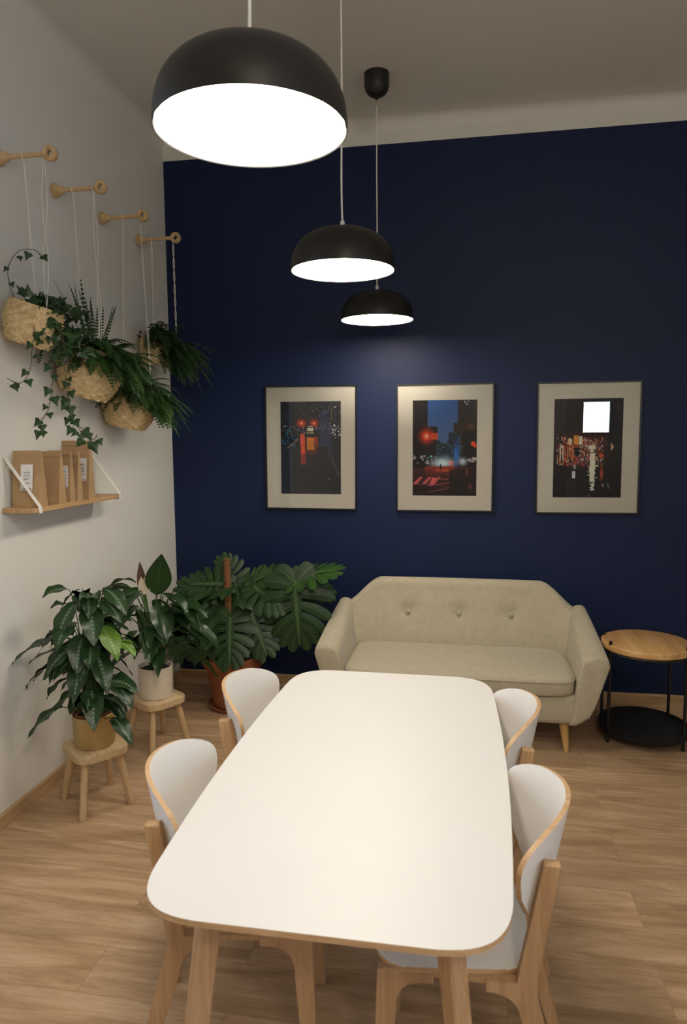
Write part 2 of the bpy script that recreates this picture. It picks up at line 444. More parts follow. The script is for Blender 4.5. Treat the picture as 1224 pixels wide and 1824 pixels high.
def tram():
    p = Paint((13, 13, 15)); U = rg.uniform
    p.grad(0, 1, 0, .3, (20, 22, 28), (12, 12, 14))
    p.glow(.78, .35, .10, .22, (44, 50, 78), .8)
    p.rect(.65, .76, .10, .48, (40, 45, 72), .7)
    for k in range(16): p.rect(.82 + .012 * k, .826 + .012 * k, .05, U(.35, .5), (30, 26, 18), .7)
    p.line(.845, .07, .845, .2, .004, (120, 110, 60)); p.dot(.9, .065, .012, (200, 200, 190))
    for k in range(70): p.dot(U(.5, 1), U(.02, .3), U(.003, .008), (150, 150, 150), U(.3, .9))
    for k in range(55): p.dot(U(0, 1), U(.26, .33), U(.004, .010), (150, 165, 190), U(.3, .8))
    for k in range(25): p.dot(U(.84, 1), U(.25, .42), U(.006, .014), (210, 215, 220), U(.4, .9))
    for k in range(24): p.dot(U(.02, .28), U(.3, .5), U(.006, .02), (30, 95, 125), .55)
    for k in range(40): p.dot(U(.0, .2), U(.02, .25), U(.012, .04), (7, 9, 14), .8)
    p.line(.3, .06, .52, .24, .003, (90, 75, 45)); p.line(.12, .5, .42, .33, .004, (150, 110, 90), .8)
    p.grad(.30, .62, .38, .62, (150, 48, 14), (30, 12, 8)); p.rect(.3, .34, .36, .62, (14, 12, 12)); p.rect(.405, .44, .38, .62, (14, 10, 10), .8)
    p.quad([(.33, .35), (.40, .35), (.42, .68), (.34, .68)], (205, 72, 22), .85)
    p.quad([(.44, .39), (.55, .39), (.56, .52), (.44, .52)], (224, 120, 30), .95)
    p.quad([(.56, .40), (.58, .40), (.66, .53), (.63, .53)], (165, 50, 40), .8)
    for k in range(9): p.line(.43, .43 + .018 * k, .57, .43 + .018 * k, .0022, (90, 38, 12), .8)
    p.glow(.35, .235, .05, .03, (240, 70, 20)); p.glow(.56, .235, .05, .03, (225, 70, 25)); p.dot(.35, .235, .015, (255, 190, 130)); p.dot(.56, .235, .013, (255, 180, 130))
    p.rect(.43, .56, .275, .38, (60, 50, 30)); p.rect(.445, .55, .285, .318, (235, 225, 170)); p.rect(.45, .54, .266, .276, (255, 240, 190))
    for k in range(5): p.rect(.445 + .022 * k, .458 + .022 * k, .335, .345, (240, 225, 170))
    p.rect(.42, .57, .35, .385, (26, 20, 14))
    p.rect(.62, .77, .48, .55, (8, 8, 9)); p.rect(.3, 1, .56, 1, (10, 9, 9), .6)
    for k in range(30): p.line(.78 + .005 * k, .55 + .008 * k, .84 + .005 * k, .552 + .008 * k, .003, (70, 62, 66), U(.3, .9))
    p.dot(.8, .83, .01, (120, 120, 125))
    return p
def crossing():
    p = Paint((20, 17, 16)); U = rg.uniform
    p.grad(.24, .72, 0, .45, (32, 70, 125), (66, 90, 128))
    p.grad(0, .235, 0, .3, (30, 26, 24), (22, 20, 20)); p.grad(.70, 1, 0, .3, (38, 36, 40), (30, 24, 20))
    p.rect(0, .39, .28, .62, (17, 15, 15)); p.quad([(.2, .28), (.36, .27), (.39, .31), (.39, .45), (.2, .45)], (32, 22, 18))
    p.rect(.64, 1, .24, .62, (40, 27, 19)); p.rect(.56, .7, .34, .62, (28, 36, 50)); p.rect(.7, .74, .37, .62, (26, 62, 100)); p.glow(.68, .58, .03, .10, (20, 100, 180), .9)
    p.rect(.78, 1, .32, .66, (15, 13, 13)); p.glow(.9, .28, .05, .03, (90, 60, 40), .6)
    for k in range(5): p.rect(.40 + .045 * k, .44 + .045 * k, .42 + .02 * (k % 3), .66, (26, 40, 52))
    for k in range(90): p.dot(U(.33, .78), U(.46, .66), U(.003, .008), (120, 160, 185), U(.3, .9))
    for k in range(4): p.dot(.8 + .02 * k, .02 + .014 * (k % 3), .008, (225, 225, 220))
    p.glow(.47, .655, .13, .045, (190, 215, 225), .9); p.glow(.78, .64, .05, .03, (190, 200, 215), .8); p.glow(.6, .655, .03, .02, (255, 110, 110), .9)
    for k in range(26): p.dot(U(0, .36), U(.58, .67), U(.008, .018), (150, 155, 160), U(.3, .9))
    for k in range(18): p.dot(U(.86, 1), U(.60, .64), U(.008, .02), (190, 180, 180), U(.3, .9))
    p.dot(.29, .585, .014, (70, 190, 170))
    p.grad(0, 1, .70, 1, (58, 24, 22), (22, 12, 11)); p.grad(.2, .66, .69, .80, (120, 42, 26), (60, 24, 20))
    for k in range(9): p.rect(.36 + .03 * k, .378 + .03 * k, .715, .745, (190, 80, 40), .8)
    for k in range(3):
        x = .04 + .14 * k; p.quad([(x + .08, .80), (x + .13, .80), (x + .03, .88), (x - .04, .88)], (165, 75, 75))
    p.quad([(.32, .805), (.38, .81), (.32, .895), (.25, .895)], (185, 82, 80))
    p.line(.38, .82, .56, .825, .006, (130, 65, 62)); p.line(.3, .89, .58, .86, .005, (120, 60, 58)); p.line(.25, .96, .6, .91, .008, (85, 48, 45)); p.line(.02, .87, .58, .9, .004, (90, 45, 45))
    p.rect(.58, 1, .72, 1, (17, 13, 13), .85); p.line(.66, .72, .66, .78, .006, (110, 60, 55)); p.line(.85, .72, .85, .78, .008, (130, 50, 45)); p.glow(.9, .9, .03, .03, (90, 45, 45))
    p.glow(.22, .375, .075, .055, (225, 50, 18)); p.dot(.22, .375, .05, (250, 95, 45), .8); p.dot(.22, .375, .018, (255, 215, 180)); p.rect(.29, .39, .345, .41, (210, 70, 22)); p.line(.325, .35, .325, .405, .004, (80, 28, 14)); p.line(.36, .35, .36, .405, .004, (80, 28, 14))
    p.dot(.94, .455, .035, (250, 70, 20)); p.dot(.965, .475, .03, (240, 60, 20))
    p.rect(.43, .455, .67, .725, (16, 14, 16))
    return p
def neon():
    p = Paint((10, 9, 9)); U = rg.uniform
    p.rect(.14, .155, 0, .42, (48, 42, 44)); p.rect(0, .14, 0, .5, (14, 12, 12))
    p.glow(.4, .45, .3, .10, (70, 30, 26), .9); p.glow(.42, .57, .28, .09, (88, 58, 50), .85)
    for k in range(420):
        c = rg.choice([(225, 205, 170), (235, 140, 50), (170, 50, 50), (110, 60, 90), (210, 60, 50), (20, 14, 14), (240, 230, 205)])
        x, y = U(.05, .72), U(.38, .66); w = U(.004, .014); p.rect(x, x + w, y, y + U(.006, .03), c, U(.35, .95))
    for k in range(200): x, y = U(.45, .8), U(.34, .5); p.rect(x, x + .008, y, y + .006, rg.choice([(120, 40, 55), (80, 30, 45), (160, 60, 60)]), U(.3, .8))
    p.rect(.30, .36, .37, .46, (235, 140, 40), .8); p.rect(.37, .42, .38, .46, (225, 205, 175), .8); p.rect(.22, .27, .40, .46, (210, 190, 150), .8)
    for k in range(9): x = .10 + .035 * k; p.rect(x, x + .014, .47, U(.58, .66), rg.choice([(230, 210, 175), (200, 120, 60), (190, 70, 60)]), .75)
    p.dot(.35, .55, .045, (12, 10, 10)); p.rect(.31, .40, .49, .52, (14, 11, 11))
    for k in range(170):
        y = U(.47, .92); s = .055 * (1 - abs(y - .68) / .34 * .6); x = .57 + .02 * (y - .5) + rg.gauss(0, s * .5)
        p.rect(x - .012, x + .012, y, y + .008, (238, 222, 185), .85)
    p.glow(.56, .49, .05, .02, (240, 225, 190)); p.rect(.54, .61, .55, .84, (236, 220, 184), .75)
    p.dot(.7, .575, .03, (230, 80, 25)); p.rect(.695, .71, .52, .76, (120, 60, 45), .7); p.glow(.71, .76, .02, .05, (170, 70, 50))
    p.rect(.28, .33, .73, .80, (200, 200, 205), .85); p.rect(.30, .34, .66, .71, (150, 140, 150), .7)
    p.quad([(.83, .44), (.88, .49), (.83, .53)], (190, 160, 130), .8); p.rect(.72, .75, .86, .89, (120, 118, 115)); p.line(.8, .86, .82, .9, .008, (110, 110, 110))
    p.rect(.2, .34, .8, 1, (24, 23, 24)); p.rect(.52, .54, .97, .985, (110, 110, 115))
    return p
def make_print(paint, w, h):
    vs = []; cols = []
    for j in range(NY):
        for i in range(NX): vs.append(((i / (NX - 1) - .5) * w, -.0125, (.5 - j / (NY - 1)) * h))
    fs = [(j * NX + i, (j + 1) * NX + i, (j + 1) * NX + i + 1, j * NX + i + 1) for j in range(NY - 1) for i in range(NX - 1)]
    me = bpy.data.meshes.new('print'); me.from_pydata(vs, [], fs)
    at = me.color_attributes.new('print', 'FLOAT_COLOR', 'POINT')
    paint.a = np.clip(paint.a * 1.6, 0, .85); at.data.foreach_set('color', np.concatenate([paint.a.reshape(-1, 3), np.ones((NX * NY, 1))], 1).ravel().astype(np.float32))
    me.materials.append(M['print']); return bpy.data.objects.new('photo_print', me)
def framed(cx, cz, paint, label, tilt=0):
    t = thing('framed_photograph', label, 'framed picture', (cx, 0, cz), 0, 'three framed night street photographs on the navy wall')
    t.rotation_euler = (0, tilt, 0)
    W, Hh, b = .608, .805, .010
    bm = bmesh.new()
    box(bm, -W / 2, W / 2, -.024, 0, Hh / 2 - b, Hh / 2, .001, 1); box(bm, -W / 2, W / 2, -.024, 0, -Hh / 2, -Hh / 2 + b, .001, 1)
    box(bm, -W / 2, -W / 2 + b, -.024, 0, -Hh / 2 + b, Hh / 2 - b, .001, 1); box(bm, W / 2 - b, W / 2, -.024, 0, -Hh / 2 + b, Hh / 2 - b, .001, 1)
    finish('frame', bm, M['frame'], t, smooth=False)
    bm = bmesh.new(); x, z = W / 2 - b, Hh / 2 - b; px, pz = .2, .3
    for a in ((-x, x, pz, z), (-x, x, -z, -pz), (-x, -px, -pz, pz), (px, x, -pz, pz)): box(bm, a[0], a[1], -.0145, -.004, a[2], a[3])
    bmesh.ops.remove_doubles(bm, verts=bm.verts, dist=.00001)
    finish('mat_board', bm, M['mat'], t, smooth=False)
    link(make_print(paint, .404, .604), t)
    bm = bmesh.new(); box(bm, -x, x, -.0195, -.0175, -z, z); finish('glass_pane', bm, M['glass'], t, smooth=False)
framed(.960, 1.598, tram(), 'framed photograph of a tram on a wet night street, left of the three', .004)
framed(1.823, 1.594, crossing(), 'framed photograph of a street crossing under blue sky, middle of the three', -.001)
framed(2.686, 1.590, neon(), 'framed photograph of blurry lights on wet pavement, right of the three', -.004)

# ------------------------------------------------------------------ sofa
def make_sofa():
    t = thing('sofa', 'beige two-seat sofa with three back buttons, against the navy wall', 'sofa', (1.925, -.03, 0))
    fb = M['fabric']
    # local: x along the width, y negative = front
    def loft(sections, closed_ends=True):
        bm = bmesh.new(); rings = [[bm.verts.new(p) for p in s] for s in sections]; n = len(rings[0])
        for a, b in zip(rings, rings[1:]):
            for i in range(n): bm.faces.new((a[i], a[(i + 1) % n], b[(i + 1) % n], b[i]))
        return bm, rings
    def cap(bm, ring, c):   # domed end: two shrinking rings then a centre
        n = len(ring); cen = sum((v.co for v in ring), Vector()) / n
        prev = ring
        for s, d in ((.975, .5), (.93, .85), (.86, 1.), (.5, 1.02)):
            nr = [bm.verts.new(cen + (v.co - cen) * s + Vector(c) * d) for v in ring]
            for i in range(n): bm.faces.new((prev[i], prev[(i + 1) % n], nr[(i + 1) % n], nr[i]))
            prev = nr
        bm.faces.new(prev)
    # back: section in y-z for each x
    bt = [(-.325, .12), (-.66, .12)]
    secs = []
    nx = 60
    for k in range(nx + 1):
        x = -.70 * math.cos(PI * k / nx) * (1 - .25 * math.sin(PI * k / nx) ** 2 * 0); ax = abs(x)
        s = max(0, min(1, (ax - .485) / .215)); s = .55 * s * s * (3 - 2 * s) + .45 * s ** 1.6
        top = .785 - .155 * s - .004 * (x / .7) ** 2
        e = max(0, (ax - .6) / .1)
        th = .15
        ring = []
        # front face (toward -y) bottom to top, leaning back, then rounded top, then rear face
        def yf(z): return -.30 + .19 * (z - .2) / .6 - .075 * max(0, (ax - .52) / .18) ** 1.6
        def yb(z): return -.075 + .055 * (z - .2) / .6
        zt = top - .055
        for q in range(9):
            z = .2 + (zt - .2) * q / 8; y = yf(z)
            for bx in (-.312, 0, .312):      # button dimples
                y += .022 * math.exp(-(((x - bx) / .035) ** 2 + ((z - .585) / .04) ** 2)) + .008 * math.exp(-(((x - bx) / .10) ** 2 + ((z - .585) / .07) ** 2))
            y -= .012 * math.sin(PI * q / 8)
            ring.append((x, y, z))
        f0, b0 = yf(zt), yb(zt); mid = (f0 + b0) / 2; half = (b0 - f0) / 2
        for q in range(1, 8):
            a = PI * q / 8; ring.append((x, mid - half * math.cos(a), zt + .055 * math.sin(a) ** .8))
        for q in range(6): z = zt + (.2 - zt) * q / 5; ring.append((x, yb(z), z))
        secs.append(ring)
    # denser rows around the buttons come from subdivision of z below
    bm, rings = loft(secs); cap(bm, rings[0], (-.01, 0, 0)); cap(bm, rings[-1], (.01, 0, 0))
    bmesh.ops.subdivide_edges(bm, edges=[e for e in bm.edges if abs(e.verts[0].co.x - e.verts[1].co.x) < 1e-6 and e.calc_length() > .05 and e.verts[0].co.y < -.1], cuts=2, use_grid_fill=True)
    for v in bm.verts:
        if v.co.y < -.1 and .48 < v.co.z < .69:
            for bx in (-.312, 0, .312):
                v.co.y += .012 * math.exp(-(((v.co.x - bx) / .022) ** 2 + ((v.co.z - .585) / .022) ** 2))
    back = finish('backrest', bm, fb, t)
    for bx in (-.312, 0, .312):
        bm = bmesh.new(); Mx = Matrix.Rotation(R(90 - 17), 4, 'X')
        lathe(bm, [(.004, .0085), (.010, .0075), (.0155, .004), (.017, 0), (.014, -.004)], 20, (bx, -.178, .585), cap0=True, M=Matrix.Rotation(R(90), 4, 'X'))
        finish('button', bm, fb, back)
    # arms: section in x-z for each y; flare outward, slope down to the front
    for sgn in (-1, 1):
        secs = []; ny = 30
        for k in range(ny + 1):
            y = -.06 - .735 * k / ny; u = k / ny
            top = .655 - .115 * (u ** 1.3) ; 
            if u < .12: top = .655 - .12 * (1 - u / .12) ** 2
            outb = .665; outt = .775 - .02 * (1 - u) ; inn_b = .600; 
            ring = []
            zt = top - .05
            for q in range(8):
                z = .165 + (zt - .165) * q / 7; w = (z - .165) / (zt - .165)
                rb = .05 * (1 - min(1, w / .22)) ** 2
                ring.append((sgn * (outb - rb + (outt - outb) * w ** .85), y, z))
            xo = outt; xi = xo - .095 - .045 * u
            mid = (xo + xi) / 2
            for q in range(1, 7):
                a = PI * q / 7; ring.append((sgn * (mid + (xo - mid) * math.cos(a)), y, zt + .05 * math.sin(a) ** .8 + .006 * math.cos(a)))
            for q in range(8):
                z = zt + (.165 - zt) * q / 7; w = (z - .165) / (zt - .165)
                ring.append((sgn * (inn_b - .02 + (xi - inn_b + .02) * w), y, z))
            secs.append(ring)
        bm, rings = loft(secs); cap(bm, rings[0], (0, .01, 0)); cap(bm, rings[-1], (0, -.018, 0))
        finish('armrest', bm, fb, t)
    bm = bmesh.new(); box(bm, -.625, .625, -.80, -.05, .165, .325, .03, 4); finish('seat_base', bm, fb, t)
    # seat cushion with crowned top and piping edge
    bm = bmesh.new(); N1, N2 = 36, 20
    hw, y0, y1 = .612, -.825, -.255
    def outline(s):
        a = 2 * PI * s; c, d = math.cos(a), math.sin(a); p = .22
        return (math.copysign(abs(c) ** p, c), math.copysign(abs(d) ** p, d))
    rings = []
    nn = 96
    for (sc, z) in [(.90, .322), (.975, .326), (.995, .335), (1., .35), (1., .372), (.995, .392), (.98, .405), (.95, .414), (.88, .421), (.7, .428), (.45, .432), (.2, .434)]:
        ring = []
        for i in range(nn):
            ox, oy = outline(i / nn)
            x = hw * ox * (1 - (1 - sc) * .45); yy = (y0 + y1) / 2 + (y1 - y0) / 2 * oy * (1 - (1 - sc) * 1.)
            if sc < .6: x = hw * ox * sc * 1.1 if False else hw * ox * (1 - (1 - sc) * 1.)
            ring.append(bm.verts.new((x, yy, z)))
        rings.append(ring)
    for a, b in zip(rings, rings[1:]):
        for i in range(nn): bm.faces.new((a[i], a[(i + 1) % nn], b[(i + 1) % nn], b[i]))
    bm.faces.new(rings[0]); bm.faces.new(rings[-1])
    cu = finish('seat_cushion', bm, fb, t)
    bm = bmesh.new(); lp = [(hw * outline(i / nn)[0] * 1.0, (y0 + y1) / 2 + (y1 - y0) / 2 * outline(i / nn)[1], .398) for i in range(nn + 1)]
    tube(bm, lp, .0035, 6, cap=False); finish('piping', bm, fb, cu)
    for x, y in ((-.56, -.73), (.56, -.73), (-.56, -.12), (.56, -.12)):
        bm = bmesh.new(); sx = .018 if x > 0 else -.018; sy = -.012 if y < -.4 else .0
        tube(bm, [(x, y, .168), (x + sx, y + sy, 0)], [.026, .013], 20); finish('leg', bm, M['sofa_leg'], t)
    return t
make_sofa()

# ------------------------------------------------------------------ dining table
def make_table():
    t = thing('dining_table', 'white rounded dining table with birch legs in the middle of the room', 'table', (1.685, -2.55, 0))
    L2, W2 = .742, .403
    pts = []
    # slightly boat-shaped long sides with big rounded corners
    def side(sx, y): return sx * (W2 - .030 * (y / L2) ** 2)
    corner = .13
    prof = []
    base = [(side(1, y) , y) for y in [L2 * k / 10 for k in range(-8, 9)]]
    right = base
    yy = .8 * L2; xx = side(1, yy)
    def cornerarc(xs, ys):
        out = []
        x0, y0 = xs * side(1, .8 * L2), ys * .8 * L2
        x1, y1 = xs * (W2 - .185), ys * (L2 - .0)
        cx, cy = xs * (W2 - .035), ys * L2
        for k in range(1, 14):
            t_ = k / 14; w_ = 1.15
            a, b, c = (1 - t_) ** 2, 2 * w_ * t_ * (1 - t_), t_ * t_
            out.append(((x0 * a + cx * b + x1 * c) / (a + b + c), (y0 * a + cy * b + y1 * c) / (a + b + c)))
        return out + [(x1, y1)]
    q1 = cornerarc(1, 1); q2 = cornerarc(-1, 1)[::-1]; q3 = cornerarc(-1, -1); q4 = cornerarc(1, -1)[::-1]
    pts = right + q1 + q2 + [(-x, -y) for x, y in right] + q3 + q4
    bm = bmesh.new(); prism(bm, pts, 'z', .727, .7405, .002, 2, 0, 1)
    # white laminate top, plywood edge
    for f in bm.faces:
        f.material_index = 0 if f.normal.z > .5 or f.calc_center_median().z > .7402 else 1
    finish('tabletop', bm, [M['white_lam'], M['birch_edge']], t, angle=35)
    bm = bmesh.new()
    box(bm, -.24, .24, -.545, -.523, .66, .727); box(bm, -.24, .24, .523, .545, .66, .727)
    box(bm, -.262, -.24, -.545, .545, .66, .727); box(bm, .24, .262, -.545, .545, .66, .727)
    finish('apron', bm, M['birch'], t, smooth=False)
    for sx in (-1, 1):
        for sy in (-1, 1):
            bm = bmesh.new()
            rings = []
            for z, f, a in ((.727, 0., .030), (.40, .5, .028), (0., 1., .022)):
                cx = sx * (.252 + .075 * (1 - z / .722)); cy = sy * (.585 + .075 * (1 - z / .722))
                ring = []
                for k in range(4):
                    an = PI / 2 * k     # corner pointing along the axes = faces turned 45 degrees
                    for d in (-.12, .12): ring.append(bm.verts.new((cx + a * math.cos(an + d), cy + a * math.sin(an + d), z)))
                rings.append(ring)
            for a_, b_ in zip(rings, rings[1:]):
                for i in range(8): bm.faces.new((a_[i], a_[(i + 1) % 8], b_[(i + 1) % 8], b_[i]))
            bm.faces.new(rings[0]); bm.faces.new(rings[-1][::-1])
            finish('leg', bm, M['birch'], t, smooth=False)
make_table()

# ------------------------------------------------------------------ dining chairs
def make_chair():
    t = thing('dining_chair', 'x', 'chair', (0, 0, 0), 0, 'white plywood chairs around the table')
    # backrest: curved plywood shell, wrapping forward at both sides
    nu, nv = 36, 22; zb, zt, hw = .515, .813, .223
    prof = [(0., .34), (.06, .48), (.15, .63), (.3, .79), (.5, .925), (.68, .985), (.80, 1.), (.87, .985), (.92, .94), (.96, .86), (.985, .76), (1., .62)]
    def hwz(v):
        for (a, b), (c, d) in zip(prof, prof[1:]):
            if v <= c: s = (v - a) / (c - a); return hw * (b + (d - b) * s)
        return hw * prof[-1][1]
    bm = bmesh.new(); front = []; rear = []
    for j in range(nv + 1):
        v = .5 - .5 * math.cos(PI * j / nv); z0 = zb + (zt - zb) * v; w = hwz(v); fr = []; re = []
        for i in range(nu + 1):
            u = -1 + 2 * i / nu; y = w * u
            z = z0 - .034 * (abs(y) / hw) ** 2 * (v)
            x = -.205 - .19 * (z - .55) + .112 * (abs(y) / hw) ** 2.05
            dx = .2 * (abs(y) / hw) ** 1.1 / hw * (1 if y > 0 else -1)
            nrm = Vector((1, -dx * .5, .13)).normalized()
            p = Vector((x, y, z)); fr.append(bm.verts.new(p + nrm * .006)); re.append(bm.verts.new(p - nrm * .006))
        front.append(fr); rear.append(re)
    for j in range(nv):
        for i in range(nu):
            bm.faces.new((front[j][i], front[j][i + 1], front[j + 1][i + 1], front[j + 1][i]))
            bm.faces.new((rear[j][i], rear[j + 1][i], rear[j + 1][i + 1], rear[j][i + 1]))
    def edge(a, b, c, d): bm.faces.new((a, b, c, d)).material_index = 1
    for i in range(nu):
        edge(front[0][i], rear[0][i], rear[0][i + 1], front[0][i + 1]); edge(front[-1][i], front[-1][i + 1], rear[-1][i + 1], rear[-1][i])
    for j in range(nv):
        edge(front[j][0], front[j + 1][0], rear[j + 1][0], rear[j][0]); edge(front[j][-1], rear[j][-1], rear[j + 1][-1], front[j + 1][-1])
    finish('backrest', bm, [M['white_ply'], M['birch_edge']], t, angle=50)
    # seat
    c = [(-.165, -.165), (.205, -.215), (.205, .215), (-.165, .165)]
    pts = round_poly(c, [.07, .10, .10, .07], 8)
    bm = bmesh.new(); prism(bm, pts, 'z', .438, .451, .0015, 1, 0, 1)
    for f in bm.faces: f.material_index = 0 if abs(f.normal.z) > .5 else 1
    finish('seat', bm, [M['white_ply'], M['birch_edge']], t, angle=35)
    for s in (-1, 1):
        y0, y1 = (s * .197, s * .169) if s > 0 else (s * .169, s * .197)
        y0, y1 = min(y0, y1), max(y0, y1)
        def arc(cx, cz, r, a0, a1, n=6): return [(cx + r * math.cos(R(a0 + (a1 - a0) * k / n)), cz + r * math.sin(R(a0 + (a1 - a0) * k / n))) for k in range(n + 1)]
        # front leg with curved bracket
        poly = [(.205, 0), (.172, 0), (.148, .33)] + arc(.093, .355, .055, 0, 90) + [(.06, .410), (.06, .437), (.176, .437), (.192, .425)]
        bm = bmesh.new(); prism(bm, poly, 'y', y0, y1, .002, 1); finish('leg', bm, M['birch'], t, angle=30)
        # rear leg that carries on up behind the backrest
        poly = [(-.285, 0), (-.252, 0), (-.139, .345)] + arc(-.085, .352, .055, 160, 90) + [(-.06, .407), (-.06, .437), (-.130, .437), (-.181, .722), (-.183, .730), (-.217, .730), (-.218, .722), (-.171, .44), (-.173, .40)]
        bm = bmesh.new(); prism(bm, poly, 'y', y0, y1, .002, 1); finish('leg', bm, M['birch'], t, angle=30)
        bm = bmesh.new(); box(bm, -.0595, .0595, y0 + .006, y1 - .006, .424, .437); finish('side_rail', bm, M['birch'], t, smooth=False)
    for x0 in (-.10, .10):
        bm = bmesh.new(); box(bm, x0, x0 + .022, -.168, .168, .412, .437, .002, 1); finish('cross_rail', bm, M['birch'], t, smooth=False)
    return t
ch = make_chair()
ch.location = (1.380, -2.748, 0); ch.rotation_euler = (0, 0, R(9)); ch['label'] = 'white curved-back birch chair on the left side of the table, the nearer one'
dup(ch, (1.372, -2.14, 0), R(0), 'white curved-back chair left of the table, farther one beside the terracotta pot')
dup(ch, (1.964, -2.785, 0), R(180), 'white curved-back birch chair on the right side of the table, the nearer one')
dup(ch, (1.950, -2.218, 0), R(183), 'white curved-back chair right of the table, farther one in front of the sofa')

# ------------------------------------------------------------------ side table
def make_side_table():
    t = thing('side_table', 'round wooden side table with black metal legs and tray, right of the sofa', 'side table', (2.945, -.52, 0))
    bm = bmesh.new(); lathe(bm, [(.229, .512), (.234, .516), (.235, .524), (.235, .541), (.232, .546), (.228, .548)], 72); finish('tabletop', bm, M['table_wood'], t)
    bm = bmesh.new(); lathe(bm, [(.232, .055), (.236, .058), (.236, .085), (.231, .085), (.228, .066), (.004, .066)], 64, cap1=True); finish('tray', bm, M['rug'], t)
    for a in (205, 318, 42, 155):
        a = R(a + 0); c, s = math.cos(a), math.sin(a)
        bm = bmesh.new(); tube(bm, [(.226 * c, .226 * s, 0), (.226 * c, .226 * s, .566)], .0085, 14)
        finish('leg', bm, M['black_metal'], t)
    bm = bmesh.new(); nn = 48
    tube(bm, [(.225 * math.cos(2 * PI * k / nn), .225 * math.sin(2 * PI * k / nn), .504) for k in range(nn + 1)], .0065, 8, cap=False)
    finish('ring', bm, M['black_metal'], t)
make_side_table()

# ------------------------------------------------------------------ stools
def make_stool():
    t = thing('stool', 'x', 'stool', (0, 0, 0), 0, 'small pale wooden stools used as plant stands')
    bm = bmesh.new(); prism(bm, round_poly([(-.128, -.118), (.128, -.118), (.128, .118), (-.128, .118)], .05, 8), 'z', .247, .282, .006, 3)
    finish('seat', bm, M['pine'], t, angle=50)
    for sx in (-1, 1):
        for sy in (-1, 1):
            bm = bmesh.new(); tube(bm, [(sx * .082, sy * .075, .250), (sx * .120, sy * .112, .004), (sx * .1205, sy * .1125, 0)], [.0165, .0165, .014], 20)
            finish('leg', bm, M['pine_leg'], t, angle=60)
    return t
st = make_stool()
S1 = (.297, -1.652); S2 = (.318, -1.045)
st.location = (*S1, 0); st.rotation_euler = (0, 0, R(-40)); st['label'] = 'pale wooden four-legged stool holding the gold pot, nearest the left wall'
dup(st, (*S2, 0), R(-33), 'pale wooden four-legged stool holding the cream ceramic pot, behind the other stool')

# ------------------------------------------------------------------ foliage tools
def frame_of(fwd, up):
    f = Vector(fwd).normalized(); u = Vector(up); u = (u - f * u.dot(f))
    if u.length < 1e-5: u = f.orthogonal()
    u.normalize(); s = f.cross(u); return f, s, u

def leaf(bm, uvl, base, fwd, up, L, W, droop=.3, fold=.15, nl=10, nw=3, tip=1.6, mi=0, wav=0., xmin=None, roll=0.):
    """one blade: base point, growth direction, surface normal, length, full width"""
    f, s, u = frame_of(fwd, up)
    if roll: q = Matrix.Rotation(roll, 3, f); s = q @ s; u = q @ u
    rows = []; p = Vector(base); ang = 0; stp = L / nl; ph = random.random() * 6
    down = Vector((0, 0, -1))
    pos = [p.copy()]; d = f.copy(); ups = [u.copy()]; 
    for k in range(nl):
        d = (d + down * droop / nl * (1 - abs(d.dot(down)) * .6)).normalized()
        p = p + d * stp; pos.append(p.copy()); uu = (s.cross(d)).normalized(); ups.append(uu if uu.dot(u) > 0 else -uu)
    for k in range(nl + 1):
        t = k / nl
        w = W / 2 * (math.sin(PI * min(1, t) ** .82) ** .85 if 0 < t < 1 else 0) * (1 - .25 * t ** tip)
        if k == 0: w = W * .02
        if k == nl: w = .0005
        row = []
        for i in range(-nw, nw + 1):
            a = i / nw
            co = pos[k] + s * (w * a) + ups[k] * (fold * w * abs(a) + wav * W * math.sin(ph + t * 14 + (2 if a > 0 else 0)) * abs(a) ** 2)
            if xmin is not None and co.x < xmin: co.x = xmin + .002 * random.random()
            if co.y > -.012: co.y = -.012
            row.append((bm.verts.new(co), (.5 + a / 2, t)))
        rows.append(row)
    for k in range(nl):
        for i in range(2 * nw):
            q = [rows[k][i], rows[k][i + 1], rows[k + 1][i + 1], rows[k + 1][i]]
            fc = bm.faces.new([v for v, _ in q]); fc.material_index = mi
            for lp, (_, uv) in zip(fc.loops, q): lp[uvl].uv = uv

def newleafbm():
    bm = bmesh.new(); return bm, bm.loops.layers.uv.new('UVMap')

def soil_part(parent, r, z, name='soil'):
    bm = bmesh.new(); lathe(bm, [(r, z - .01), (r, z), (r * .7, z + .004), (r * .3, z + .006)], 32); finish(name, bm, M['soil'], parent)

